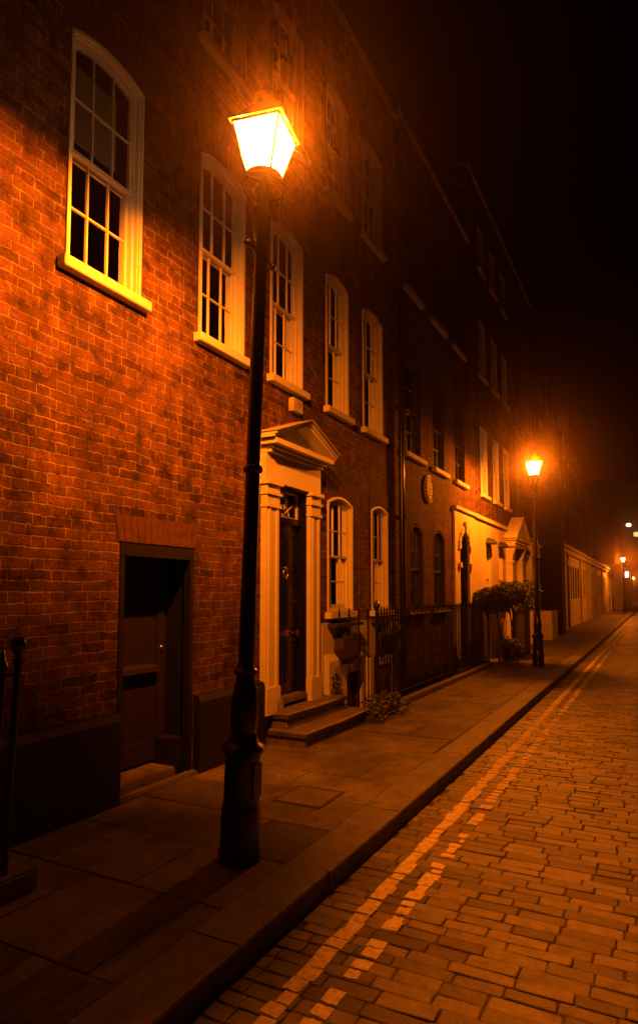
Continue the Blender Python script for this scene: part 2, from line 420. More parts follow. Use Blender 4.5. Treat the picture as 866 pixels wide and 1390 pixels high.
inwell = lambda a, b, c, d: a < WELL[2] + .16 and d > WELL[0] and c < WELL[1]
pave, _ = sett_field(0.0, KX - 0.28, 0.2, 30, 0.72, 0.60, 0.009, PZ, 0.03, 0.0018, M['flag'], 'pavement', cham=0.004, cut=0.006, tones=(0.88, 1.1), jw=0.3,
                     skip=lambda a, b, c, d: d > WELL[0] - .05 and c < WELL[1] + .05)
pave2, _ = sett_field(WELL[2] + 0.17, KX - 0.28, WELL[0] - 0.55, WELL[1] + 0.5, 0.60, 0.60, 0.009, PZ + 0.0035, 0.033, 0.0018, M['flag'], 'pavement', cham=0.004, cut=0.006, tones=(0.88, 1.1), jw=0.25)
sheet('pavement_bedding', [(-.02, KX - .02, -8, WELL[0]-.02), (WELL[2]+.16, KX - .02, WELL[0]-.02, WELL[1]+.02), (-.02, KX - .02, WELL[1]+.02, 30)], PZ - 0.006, M['joint'])
sheet('pavement_beyond', [(-.02, KX - .28, 30, 140)], PZ, stone_mat('far_york_stone', (0.17, 0.15, 0.125), 0.7, 3, .5))
# kerb stones
mb = MB(); mb.c = []; y = -8.0
while y < 140:
    L = rnd.uniform(0.75, 1.15) if y < 60 else 20
    e = rnd.uniform(-.003, .003); x0, x1 = KX - .275, KX + e; ya, yb = y + .004, y + L - .004; z = PZ + rnd.uniform(0.0, .004)
    c = 0.016
    poly = [(x0, -.03), (x0, z), (x1 - c, z), (x1 - c*.3, z - c*.3), (x1, z - c), (x1, -.03)]
    n0 = len(mb.v); mb.prism(poly, 'y', ya, yb); mb.c += [rnd.uniform(.75, 1.2)] * (len(mb.v) - n0); y += L
tag(mb.build('kerb', M['kerb']), kind='structure')
sheet('pavement', [(5.66, 12, -8, 140)], PZ, M['flag2'])
tag(MB().box(5.4, 5.66, -8, 140, -.03, PZ+.003).build('kerb', M['kerb2']), kind='structure')
# sides of the light well, below pavement level
mb = MB(); a, b_, wx = WELL
mb.quad((wx+.02, a, -2.3), (wx+.02, b_, -2.3), (wx+.02, b_, PZ-.01), (wx+.02, a, PZ-.01))
mb.quad((0, a, -2.3), (wx+.02, a, -2.3), (wx+.02, a, PZ-.01), (0, a, PZ-.01)); mb.quad((0, b_, -2.3), (wx+.02, b_, -2.3), (wx+.02, b_, PZ-.01), (0, b_, PZ-.01))
mb.quad((0, a, -2.3), (wx+.02, a, -2.3), (wx+.02, b_, -2.3), (0, b_, -2.3))
tag(mb.build('basement_well', M['white_wall']), kind='structure')

# ------------------------------------------------------------------ walls and windows
def wall(mb, X, y0, y1, z0, z1, ops, depth=0.12):
    """front face with openings (y0,y1,z0,z1,rise,depth) and their reveals"""
    ys = sorted({y0, y1, *[o[0] for o in ops], *[o[1] for o in ops]})
    zs = sorted({z0, z1, *[o[2] for o in ops], *[o[3] for o in ops]})
    for i in range(len(ys)-1):
        for j in range(len(zs)-1):
            ym, zm = (ys[i]+ys[i+1])/2, (zs[j]+zs[j+1])/2
            if any(o[0] < ym < o[1] and o[2] < zm < o[3] for o in ops): continue
            mb.quad((X, ys[i], zs[j]), (X, ys[i+1], zs[j]), (X, ys[i+1], zs[j+1]), (X, ys[i], zs[j+1]))
    for o in ops:
        d = o[5] if len(o) > 5 else depth
        pts = arch(*o[:5])
        top = pts[1:-1]
        if o[4] > 0:
            for p, q in zip(top, top[1:]):
                mb.quad((X, p[0], p[1]), (X, q[0], q[1]), (X, q[0], o[3]+1e-4), (X, p[0], o[3]+1e-4))
        n = len(pts)
        for i in range(n):
            p, q = pts[i], pts[(i+1) % n]
            mb.quad((X, *p), (X, *q), (X-d, *q), (X-d, *p))
    return mb

def niche(mb, X, o, back=0.55):
    d = o[5] if len(o) > 5 else .12
    y0, y1, z0, z1 = o[0]-.25, o[1]+.25, o[2]-.1, o[3]+.15
    a, b = X-d-.002, X-d-back
    mb.quad((b,y0,z0),(b,y1,z0),(b,y1,z1),(b,y0,z1))
    mb.quad((a,y0,z0),(b,y0,z0),(b,y0,z1),(a,y0,z1)); mb.quad((a,y1,z0),(b,y1,z0),(b,y1,z1),(a,y1,z1))
    mb.quad((a,y0,z0),(a,y1,z0),(b,y1,z0),(b,y0,z0)); mb.quad((a,y0,z1),(a,y1,z1),(b,y1,z1),(b,y0,z1))

def inset(y0, y1, z0, z1, rise, k):
    return arch(y0+k, y1-k, z0+k*.6, z1-k, rise*(1 - 2*k/(y1-y0)) if rise > 0 else 0)

def window(parent, X, y0, y1, z0, z1, rise, cols=3, rows=2, fw=0.070, proud=0.018, rec=0.085, mat='white', sill=True, detail=True, label=None):
    """box-frame sash window filling an opening; X is the wall face"""
    w_ = MB()
    w_.ring(inset(y0+.002, y1-.002, z0+.002, z1-.002, rise, 0), inset(y0, y1, z0, z1, rise, fw*.45), X + proud, X - rec)
    if detail:
        w_.ring(inset(y0, y1, z0, z1, rise, fw*.45-.001), inset(y0, y1, z0, z1, rise, fw*.62), X + proud*.1, X - rec)
        w_.ring(inset(y0, y1, z0, z1, rise, fw*.62-.001), inset(y0, y1, z0, z1, rise, fw), X - rec*.42, X - rec)
    fo = w_.build('window', M[mat], parent)
    if label: fo['label'] = label
    iy0, iy1, iz0, iz1 = y0+fw, y1-fw, z0+fw*.6, z1-fw
    ir = rise*(1-2*fw/(y1-y0)) if rise > 0 else 0
    zm = iz0 + (iz1 - ir*.5 - iz0)*0.5
    st, mu = 0.026, 0.014
    s_ = MB()
    for up in (True, False):
        xa = X - rec*.55 if up else X - rec*.55 - .034
        xb = xa - .030
        za, zb = (zm - .02, iz1) if up else (iz0, zm + .02)
        rz = ir if up else 0
        def top(y): return arch_z(y, iy0, iy1, iz1, ir) if up else zb
        if up: s_.ring(arch(iy0, iy1, za, zb, rz), [(max(iy0+st, min(iy1-st, p[0])), p[1]-st if 0 < i < len(arch(iy0, iy1, za, zb, rz))-1 else za+st*1.2) for i, p in enumerate(arch(iy0, iy1, za, zb, rz))], xa, xb)
        else: s_.ring(arch(iy0, iy1, za, zb, 0), [(iy0+st, za+st*1.8), (iy0+st, zb-st*1.2), (iy1-st, zb-st*1.2), (iy1-st, za+st*1.8)], xa, xb)
        for c in range(1, cols):
            y = iy0 + (iy1-iy0)*c/cols
            s_.box(xa-.003, xb+.004, y-mu/2, y+mu/2, za+.01, top(y)-.01)
        for r_ in range(1, rows):
            z = za + (zb - rz*.5 - za)*r_/rows
            s_.box(xa-.004, xb+.005, iy0+.01, iy1-.01, z-mu/2, z+mu/2)
        g = MB(); pl = arch(iy0+.005, iy1-.005, za+.005, zb-.005, rz*.98)
        g.add([((xa+xb)/2, *p) for p in pl], [tuple(range(len(pl)))])
        g.build('pane', M['glass'], fo)
    s_.build('sash', M[mat], fo)
    if sill:
        q = MB(); q.box(X - rec*.9, X + .085, y0 - .06, y1 + .06, z0 - .085, z0 - .003)
        q.build('sill', M['stonetrim'] if mat != 'white' else M['white'], fo, bevel=.006)
    return fo

def house_shell(root, X, y0, y1, z1, wallmat, roofmat=None, back=-7.0):
    mb = MB()
    mb.quad((back, y0, 0), (X, y0, 0), (X, y0, z1), (back, y0, z1)); mb.quad((back, y1, 0), (X, y1, 0), (X, y1, z1), (back, y1, z1))
    mb.quad((back, y0, 0), (back, y1, 0), (back, y1, z1), (back, y0, z1))
    mb.build('side_wall', wallmat, root)
    r = MB(); r.prism([(X-.35, z1-.5), (X-2.0, z1+1.2), (back+1.5, z1+1.2), (back, z1-.5)], 'y', y0+.05, y1-.05)
    r.build('roof', M['slate'], root)

# ---- house 1: nearest, five bays
h1 = empty('brick_townhouse', (0, 5, PZ)); h1.location = (0, 0, 0)
tag(h1, 'tall red brick terraced house nearest the camera, white arched sash windows and a pedimented doorcase', 'house')
W1 = [(3.10, 3.86), (4.62, 5.36), (5.87, 6.60), (7.22, 7.90), (8.40, 9.15)]
G1 = [(7.26, 8.02, 1.47, 2.98, .09), (8.68, 9.33, 1.46, 3.02, .08)]
ops = [(a, b, 4.10, 5.95, .085) for a, b in W1]
ops += [(a, b, 7.03, 8.58, .08) for a, b in W1]
ops += G1
SVC = (3.70, 4.60, PZ, 2.10, 0, 0.34)
DOOR = (5.98, 6.67, .5, 2.90, 0, 0.13)
BW = [(7.72, 8.32, -.9, .72, .0), (8.85, 9.40, -.9, .72, .0)]
first = [(0.2 + .0, 0.95, 4.10, 5.95, .085), (1.65, 2.40, 4.10, 5.95, .085)]
ops_hi = [o for o in ops]
mb = MB(); wall(mb, 0, -6, 9.86, 0, 9.75, [o for o in ops] + first + [SVC, DOOR]); mb.build('wall', M['brick'], h1)
mb = MB(); wall(mb, 0, 7.06, 9.86, -2.3, 0.0, [(o[0], o[1], o[2], 0.0 - 1e-6, 0) for o in BW]); mb.build('basement_wall', M['white_wall'], h1)
house_shell(h1, 0, -6, 9.86, 9.75, M['brick'])
mb = MB()
for o in ops + first: niche(mb, 0, o)
mb.build('interior', M['dark'], h1)
for (a, b) in W1: window(h1, 0, a, b, 4.10, 5.95, .085)
for o in first[1:]: window(h1, 0, *o)
window(h1, 0, *first[0])
for (a, b) in W1: window(h1, 0, a, b, 7.03, 8.58, .08)
for o in G1: window(h1, 0, *o)
# painted basement storey facing, standing proud of the brick
mb = MB(); wall(mb, .03, 7.06, 9.80, -2.3, 1.33, BW, depth=.15)
mb.box(.0, .03, 7.06, 9.80, 1.33, 1.334); mb.quad((.03, 7.06, 0), (0, 7.06, 0), (0, 7.06, 1.33), (.03, 7.06, 1.33)); mb.quad((.03, 9.8, 0), (0, 9.8, 0), (0, 9.8, 1.33), (.03, 9.8, 1.33))
mb.build('painted_basement_face', M['white_wall'], h1)
mb = MB(); mb.box(.03, .10, 7.12, 7.45, -.5, .86); mb.prism([(.03, .86), (.03, .95), (.10, .86)], 'y', 7.12, 7.45); mb.box(.03, .09, 8.42, 8.74, -2.2, .80); mb.build('buttress', M['white_wall'], h1)
for o in BW:
    mb = MB(); wall(mb, -.11, o[0], o[1], o[2], o[3], []); mb.build('basement_backing', M['dark'], h1)
    f = MB(); y0, y1, z0, z1 = o[:4]
    f.ring(arch(y0, y1, z0, z1, 0), arch(y0+.07, y1-.07, z0+.06, z1-.07, 0), .025, -.08)
    f.box(-.01, -.05, (y0+y1)/2-.02, (y0+y1)/2+.02, z0+.05, z1-.06); f.box(-.012, -.052, y0+.05, y1-.05, .3, .335); f.box(-.012, -.052, y0+.05, y1-.05, -.2, -.165)
    fo = f.build('window', M['white'], h1)
    g = MB(); g.quad((-.03, y0+.06, z0+.05), (-.03, y1-.06, z0+.05), (-.03, y1-.06, z1-.06), (-.03, y0+.06, z1-.06)); g.build('pane', M['glass'], fo)
# black plinth both sides of the service door
mb = MB(); mb.box(0, .075, -6, 3.68, 0, .74); mb.prism([(0, .74), (.075, .74), (.055, .79), (0, .80)], 'y', -6, 3.68); mb.build('plinth', M['blackpaint'], h1)
mb = MB(); mb.box(0, .075, 4.63, 5.70, 0, .74); mb.prism([(0, .74), (.075, .74), (.055, .79), (0, .80)], 'y', 4.63, 5.70); mb.build('plinth', M['blackpaint'], h1)
# parapet coping and string
mb = MB(); mb.box(-.35, .06, -6, 9.86, 9.752, 9.84); mb.build('coping', M['stonetrim'], h1)
# flat arch of rubbed bricks over the service door
sd = MB(); X0 = -.34
sd.box(X0+.002, X0+.04, 3.702, 4.598, PZ+.10, 2.098)
so = sd.build('service_door', M['wood'], h1)
q = MB()
for (a, b, c, d) in [(3.75, 3.84, .25, 2.0), (4.46, 4.55, .25, 2.0), (3.84, 4.46, 1.9, 2.0), (3.84, 4.46, .25, .42)]: q.box(X0+.041, X0+.062, a, b, c, d)
q.build('door_stile', M['wood'], so)
q = MB(); q.prism([(X0+.04, 1.02), (X0+.11, 1.02), (X0+.10, 1.06), (X0+.04, 1.085)], 'y', 3.86, 4.44); q.build('weather_rail', M['wood'], so)
q = MB(); q.lathe([(.0, 0), (.016, .002), (.02, .02), (.012, .03), (.0, .034)], 12); kn = q.build('door_knob', M['brass'], so, smooth=True); kn.rotation_euler = (0, R(90), 0); kn.location = (X0+.06, 4.50, 1.22)
q = MB(); q.box(-.06, .0+.012, 3.702, 4.598, 2.0, 2.096); q.box(-.06, .01, 3.702, 3.75, PZ, 1.998); q.box(-.06, .01, 4.55, 4.598, PZ, 1.998); q.build('door_frame', M['blackpaint'], h1)
q = MB(); q.box(X0+.01, -.062, 4.44, 4.597, PZ, .44); q.build('corner_block', M['blackpaint'], h1, bevel=.012)
MB().box(X0+.041, -.064, 4.588, 4.5985, .44, 2.0).build('door_lining', M['blackpaint'], h1)  # black panel added over the brick reveal to put shade there
q = MB(); q.box(X0, -.02, 3.705, 4.43, PZ, .22); q.build('door_sill', M['step'], h1, bevel=.012)
q = MB(); q.box(-.018, .07, 3.685, 4.625, PZ-.01, .155); q.build('threshold', M['step'], h1, bevel=.012)

# doorcase
dc = empty('doorcase', (0, -.09, 0)); dc.parent = h1
def pil(y0, y1):
    p = MB()
    p.box(0, .075, y0, y1, .72, 2.62); p.box(0, .095, y0-.01, y1+.01, .44, .72)
    w_ = (y1-y0)
    p.box(.074, .088, y0+.03, y0+.07, .72, 2.62) ; p.box(.074, .088, y1-.07, y1-.03, .72, 2.62)
    p.box(0, .100, y0-.012, y1+.012, 2.62, 2.655); p.box(0, .082, y0, y1, 2.655, 2.755); p.box(0, .105, y0-.015, y1+.015, 2.755, 2.785)
    p.box(0, .085, y0, y1, 2.785, 2.865); p.box(0, .12, y0-.025, y1+.025, 2.865, 2.905)
    p.build('pilaster', M['white'], dc)
pil(5.80, 6.055); pil(6.775, 7.02)
mb = MB(); mb.box(0, .07, 5.79, 7.04, 2.907, 3.243); mb.build('frieze', M['white'], dc)
mb = MB()
k = 5.80
while k < 7.0: mb.box(.07, .13, k, k+.03, 3.205, 3.243); k += .055
mb.build('dentil_course', M['white'], dc)
mb = MB(); YL, YR, YC = 5.70, 7.10, 6.40; PX = .27
mb.box(0, PX-.10, YL+.08, YR-.08, 3.245, 3.275); mb.box(0, PX-.03, YL+.03, YR-.03, 3.275, 3.33)
mb.build('cornice', M['white'], dc)
mb = MB(); mb.prism([(YL+.10, 3.331), (YR-.10, 3.331), (YC, 3.59)], 'x', 0, PX-.20); mb.build('tympanum', M['white'], dc)
for s in (-1, 1):
    e = YL-.02 if s < 0 else YR+.02
    mb = MB()
    for (d0, d1, x1) in [(0, .03, PX-.03), (.03, .05, PX)]:
        mb.prism([(e, 3.331+d0), (YC, 3.60+d0), (YC, 3.60+d1), (e, 3.331+d1)] , 'x', 0, x1)
    mb.build('raking_cornice', M['white'], dc)
mb = MB()
for s, e in ((-1, YL-.035), (1, YR+.035)):
    mb.prism([(e, 3.388), (YC, 3.656), (YC, 3.668), (e, 3.400)], 'x', 0, PX+.035)
mb.build('lead_capping', M['stonetrim'], dc)
mb = MB()
for y in (6.056, 6.758): mb.box(-.125, .02, y, y+.016, .5, 2.90)
mb.box(-.125, .02, 6.072, 6.758, 2.885, 2.904); mb.build('door_lining', M['door'], dc)
DX = -.13
d_ = MB(); d_.box(DX+.002, DX+.045, 6.075, 6.755, .56, 2.50); do = d_.build('front_door', M['door'], h1, loc=(0, -.09, 0))
q = MB()
for (z0, z1) in [(.70, 1.18), (1.32, 1.85), (1.98, 2.40)]:
    for (a, b) in [(6.14, 6.38), (6.45, 6.69)]:
        q.ring([(a, z0), (a, z1), (b, z1), (b, z0)], [(a+.025, z0+.025), (a+.025, z1-.025), (b-.025, z1-.025), (b-.025, z0+.025)], DX+.058, DX+.04)
        q.box(DX+.044, DX+.053, a+.06, b-.06, z0+.06, z1-.06)
q.build('door_panel', M['door'], do)
q = MB(); ring = [(DX+.075, 6.415+.05*math.sin(a), 1.93+.055*math.cos(a)) for a in [2*math.pi*i/20 for i in range(21)]]; q.tube(ring, .010, 8); q.tube([(DX+.05, 6.415, 2.0), (DX+.085, 6.415, 1.985)], .02, 10); q.build('door_knocker', M['brass'], do, smooth=True)
q = MB(); q.box(DX+.046, DX+.056, 6.31, 6.52, 1.225, 1.275); q.box(DX+.057, DX+.064, 6.325, 6.505, 1.238, 1.262); q.build('letter_plate', M['brass'], do)
q = MB(); q.lathe([(0, 0), (.012, 0), (.014, .02), (.03, .035), (.03, .055), (.015, .065), (0, .067)], 14); kb = q.build('door_knob', M['brass'], do, smooth=True); kb.rotation_euler = (0, R(90), 0); kb.location = (DX+.045, 6.64, 1.25)
q = MB(); q.lathe([(0, 0), (.02, 0), (.02, .008), (0, .01)], 14); kb = q.build('door_lock', M['brass'], do, smooth=True); kb.rotation_euler = (0, R(90), 0); kb.location = (DX+.045, 6.66, 1.62)
q = MB(); q.box(DX+.002, DX+.09, 6.073, 6.757, 2.50, 2.57); q.build('transom_bar', M['door'], h1, loc=(0, -.09, 0))
q = MB()
q.ring([(6.073, 2.571), (6.073, 2.88), (6.757, 2.88), (6.757, 2.571)], [(6.10, 2.59), (6.10, 2.86), (6.73, 2.86), (6.73, 2.59)], DX+.04, DX+.01)
for kx in range(1, 5):
    a = math.pi*kx/5; q.tube([(DX+.03, 6.415, 2.60), (DX+.03, 6.415+.30*math.cos(a), 2.60+.25*math.sin(a))], .007, 6)
q.tube([(DX+.03, 6.415+.14*math.cos(math.pi*i/12), 2.60+.12*math.sin(math.pi*i/12)) for i in range(13)], .007, 6)
fl = q.build('fanlight', M['white'], h1, loc=(0, -.09, 0))
q = MB(); q.quad((DX+.02, 6.08, 2.58), (DX+.02, 6.75, 2.58), (DX+.02, 6.75, 2.87), (DX+.02, 6.08, 2.87)); q.build('pane', M['glass'], fl)
mb = MB(); mb.box(DX-.01, DX+.0, 5.9, 6.75, .5, 2.92); mb.build('hall_backing', M['dark'], h1)
mb = MB(); mb.box(DX, .05, 5.985, 6.665, .49, .56); mb.build('threshold', M['step'], h1, bevel=.012)
# red curtain behind the second first-floor window
mb = MB(); n = 40; a, b = 4.75, 5.22
vs = [(-.27 + .018*math.sin(i*1.55) + .008*math.sin(i*.7), a + (b-a)*i/n, z) for z in (4.13, 5.0, 5.8) for i in range(n+1)]
mb.add(vs, [(j*(n+1)+i, j*(n+1)+i+1, (j+1)*(n+1)+i+1, (j+1)*(n+1)+i) for j in range(2) for i in range(n)])
cu = mb.build('curtain', M['curtain'], h1, smooth=True); cu['label'] = 'dark red curtain'
for (a, b, z0, z1) in [(3.2, 3.78, 5.25, 5.85), (7.30, 7.84, 4.9, 5.85), (8.46, 9.08, 5.3, 5.85), (7.32, 7.96, 2.5, 2.92)]:
    mb = MB(); mb.box(-.235, -.225, a, b, z0, z1); mb.box(-.24, -.22, a, b, z0-.02, z0); bl = mb.build('roller_blind', M['blind'], h1)
def brick_arch(parent, y0, y1, z, rise, h, mat, seedv):
    rr = random.Random(seedv); w_ = y1 - y0; n = max(6, int(round(w_/.072)))
    def zl(y): return arch_z(min(max(y, y0), y1), y0, y1, z, rise) if rise > 0 else z
    yc = (y0+y1)/2; k = .20
    back = MB(); br = MB()
    for i in range(n):
        a, b = y0 + w_*i/n, y0 + w_*(i+1)/n
        def up(y): return yc + (y-yc)*(1 + k*h/w_*2)
        for (mb_, g, x1) in ((back, 0, .003), (br, .005, .006 + rr.uniform(0, .003))):
            za = g*.8
            pts = [(a+g, zl(a+g)+.004+za), (b-g, zl(b-g)+.004+za), (up(b-g), zl(b-g)+h-za), (up(a+g), zl(a+g)+h-za)]
            mb_.prism(pts, 'x', -.02, x1)
    o = br.build('brick_arch', mat, parent); back.build('mortar_bed', M['joint'], o)
for (a, b) in W1: brick_arch(h1, a-.02, b+.02, 5.955, .085, .26, M['rubbed'], int(a*10))
for (a, b) in W1: brick_arch(h1, a-.02, b+.02, 8.585, .08, .26, M['rubbed'], int(a*20))
for o in G1: brick_arch(h1, o[0]-.02, o[1]+.02, o[3]+.005, o[4], .26, M['rubbed'], int(o[0]*30))
brick_arch(h1, 3.68, 4.62, 2.102, 0, .22, M['rubbed'], 77)
# downpipe at the party wall
dp = MB(); dp.lathe([(.045, 0.3), (.045, 9.3)], 14, (.075, 9.80)); 
for z in (1.2, 2.9, 4.7, 6.5, 8.3): dp.lathe([(.045, z), (.062, z+.01), (.062, z+.09), (.045, z+.10)], 14, (.075, 9.80)); dp.box(0, .075, 9.71, 9.89, z+.03, z+.06)
dp.prism([(9.70, 9.45), (9.90, 9.45), (9.86, 9.25), (9.74, 9.25)], 'x', .01, .16)
dp.build('drainpipe', M['iron'], h1, smooth=True)
# alarm / vent block under the third window
mb = MB(); mb.box(0, .07, 6.28, 6.50, 3.80, 3.96); mb.build('vent_box', M['stonetrim'], h1, bevel=.006)

# ---- house 2
h2 = empty('brick_townhouse')
tag(h2, 'dark brick terraced house with an oval plaque and an arched stucco doorway, past the drainpipe', 'house')
W2 = [(10.18, 11.05), (11.72, 12.52), (13.22, 14.05)]
o1 = [(a, b, 4.10, 5.78, .08) for a, b in W2]; o2 = [(a, b, 7.02, 8.6, .08) for a, b in W2]
g2 = [(10.38, 11.08, 1.42, 2.92, .16), (11.68, 12.42, 1.42, 2.92, .16)]
D2 = (13.36, 14.14, .2, 3.02, .39, .45)
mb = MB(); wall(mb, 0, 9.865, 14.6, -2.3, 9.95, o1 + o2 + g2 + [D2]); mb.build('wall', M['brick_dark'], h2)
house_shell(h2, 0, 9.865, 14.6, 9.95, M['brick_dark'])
mb = MB()
for o in o1 + o2 + g2: niche(mb, 0, o)
mb.build('interior', M['dark'], h2)
for o in o1 + o2: window(h2, 0, *o, mat='blind2' if False else 'blackpaint', fw=.06, proud=-.02, rows=2, label=None)
for o in g2: window(h2, 0, *o, mat='wood', fw=.06, proud=-.03, rows=2)
for o in o1 + o2:
    q = MB(); q.box(0, .08, o[0]-.09, o[1]+.09, o[2]-.09, o[2]-.004); q.build('window_ledge', M['stonetrim'], h2, bevel=.006)
mb = MB(); mb.box(-.35, .06, 9.865, 14.6, 9.952, 10.04); mb.build('coping', M['stonetrim'], h2)
mb = MB(); wall(mb, .05, 12.98, 14.598, .0, 3.46, [(D2[0], D2[1], .2, 3.02, .39, .05)]); mb.quad((.05, 12.98, 0), (0, 12.98, 0), (0, 12.98, 3.46), (.05, 12.98, 3.46)); mb.quad((.05, 12.98, 3.46), (0, 12.98, 3.46), (0, 14.598, 3.46), (.05, 14.598, 3.46))
mb.build('stucco_surround', M['cream'], h2)
MB().box(0, .10, 12.95, 14.598, 3.462, 3.53).build('cornice', M['cream'], h2); MB().box(.051, .10, 13.22, 13.355, 2.25, 2.36).build('impost', M['cream'], h2); MB().box(.051, .10, 14.145, 14.28, 2.25, 2.36).build('impost', M['cream'], h2); mb = MB()
mb.prism([(13.70, 3.03), (13.80, 3.03), (13.84, 3.25), (13.66, 3.25)], 'x', .051, .11)
for i in range(9):
    a0, a1 = math.pi*i/9+.03, math.pi*(i+1)/9-.03
    if i == 4: continue
    poly = [(13.75+r_*math.cos(a), 2.63+r_*math.sin(a)) for r_, a in [(.40, a0), (.53, a0), (.53, a1), (.40, a1)]]
    MB().prism(poly, 'x', .051, .075 if i % 2 else .085).build('voussoir', M['cream'], h2)
mb.build('keystone', M['cream'], h2)
q = MB(); q.box(-.448, -.40, D2[0], D2[1], .2, 3.0); dd = q.build('front_door', M['door'], h2)
q = MB(); q.tube([(.02, 11.36, 3.63), (.045, 11.36, 3.63)], .255, 40); pq = q.build('plaque', M['cream'], h2)
q = MB(); rr_ = [(.052, 11.36+.215*math.cos(2*math.pi*i/40), 3.63+.215*math.sin(2*math.pi*i/40)) for i in range(41)]; q.tube(rr_, .008, 6)
for j, z in enumerate((3.76, 3.70, 3.64, 3.58, 3.52)):
    hw = (.10, .15, .17, .14, .09)[j]; y = 11.36 - hw
    while y < 11.36 + hw - .01:
        l = rnd.uniform(.018, .05); q.box(.046, .052, y, min(y+l, 11.36+hw), z-.012, z+.012); y += l + .014
q.build('plaque_lettering', M['wood'], pq)

# ---- house 3
h3 = empty('brick_townhouse')
tag(h3, 'four storey brick house with a cream stucco ground floor, lit by the second street lamp', 'house')
W3 = [(15.50, 16.20), (16.85, 17.55), (18.20, 18.90), ]
o1 = [(a, b, 4.12, 5.78, .0) for a, b in W3]; o2 = [(a, b, 7.1, 8.5, .0) for a, b in W3]; o3 = [(a, b, 9.85, 10.95, 0) for a, b in W3]
mb = MB(); wall(mb, 0, 14.6, 23.2, 3.45, 11.9, o1+o2+o3); mb.build('wall', M['brick'], h3)
g3 = [(15.75, 16.25, 1.35, 2.85, .06, .14), (17.15, 17.65, 1.35, 2.85, .06, .14), (19.45, 20.25, .2, 2.75, 0, .3)]
mb = MB(); wall(mb, .04, 14.602, 23.2, -.2, 3.45, g3); mb.quad((.04, 14.602, 3.45), (0, 14.602, 3.45), (0, 23.2, 3.45), (.04, 23.2, 3.45)); mb.quad((.04, 14.602, -.2), (0, 14.602, -.2), (0, 14.602, 3.45), (.04, 14.602, 3.45)); mb.build('stucco_ground_floor', M['cream'], h3)
mb = MB(); mb.box(0, .10, 14.604, 23.2, 3.452, 3.54); mb.build('string_course', M['cream'], h3)
house_shell(h3, 0, 14.61, 23.2, 11.9, M['brick'])
mb = MB()
for o in o1+o2+o3: niche(mb, 0, o)
for o in g3: niche(mb, .04, o)
mb.build('interior', M['dark'], h3)
for o in o1+o2+o3: window(h3, 0, *o, fw=.065, proud=.01, rec=.045)
for o in g3[:2]:
    window(h3, .04, *o[:5], fw=.05, proud=-.02, sill=True, mat='cream')
    q = MB(); yc = (o[0]+o[1])/2
    q.lathe([(.30, 0), (.27, .05), (.16, .13), (0, .16)], 20, (0, 0)); hd = q.build('window_hood', M['slate'], h3, smooth=True); hd.location = (.05, yc, 2.93); hd.scale = (.7, 1, 1)
q = MB(); q.box(-.24, -.20, 19.45, 20.25, .2, 2.7); q.build('front_door', M['door'], h3)
# portico
pt = empty('portico'); pt.parent = h3
mb = MB()
PY0, PY1 = 18.05, 19.85
for y in (PY0+.02, PY1-.30):
    mb = MB(); mb.box(.042, .22, y, y+.26, .16, 2.55); mb.box(.042, .25, y-.03, y+.29, 2.552, 2.62); mb.box(.042, .25, y-.03, y+.29, .121, .30)
    mb.prism([(.045, 2.62), (.20, 2.62), (.24, 2.80), (.31, 3.0), (.045, 3.0)], 'y', y+.02, y+.24)
    mb.build('column', M['cream'], pt)
mb = MB(); mb.box(.042, .31, PY0-.04, PY1+.04, 3.002, 3.17); mb.box(.042, .37, PY0-.09, PY1+.09, 3.17, 3.22); mb.build('entablature', M['cream'], pt)
mb = MB(); yc = (PY0+PY1)/2; k = PY0-.02
while k < PY1: mb.box(.31, .34, k, k+.05, 3.10, 3.165); k += .10
mb.build('dentil_course', M['cream'], pt)
mb = MB(); mb.prism([(PY0-.12, 3.222), (PY1+.12, 3.222), (yc, 3.80)], 'x', .042, .31); mb.build('tympanum', M['cream'], pt)
mb = MB()
for e in (PY0-.14, PY1+.14): mb.prism([(e, 3.223), (yc, 3.80), (yc, 3.90), (e, 3.31)], 'x', .042, .40)
mb.build('raking_cornice', M['cream'], pt)
# second doorcase further on
mb = MB()
for y in (21.2, 22.4): mb.box(.042, .22, y, y+.22, .121, 2.9); mb.box(.042, .26, y-.03, y+.25, 2.9, 3.0)
mb.box(.042, .24, 21.15, 22.67, 3.002, 3.25); mb.box(.042, .32, 21.1, 22.72, 3.252, 3.32); mb.build('doorcase', M['cream'], h3)
mb = MB(); mb.box(-.35, .06, 14.6, 23.2, 11.902, 12.0); mb.build('coping', M['stonetrim'], h3)

# ---- house 4: dark set-back block and projecting pier
h4 = empty('brick_house')
tag(h4, 'unlit dark brick block set back between the cream portico house and the low cream building', 'house')
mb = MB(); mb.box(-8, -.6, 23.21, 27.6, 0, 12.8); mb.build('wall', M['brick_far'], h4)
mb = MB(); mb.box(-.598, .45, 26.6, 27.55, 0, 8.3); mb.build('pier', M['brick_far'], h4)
mb = MB(); mb.box(-.6, .5, 23.25, 24.7, 0, 1.1); mb.build('low_wall', M['cream'], h4, bevel=.01)
mb = MB(); mb.prism([(-8, 12.8), (-.6, 12.8), (-4, 14.3)], 'y', 23.3, 27.5); mb.build('roof', M['slate'], h4)

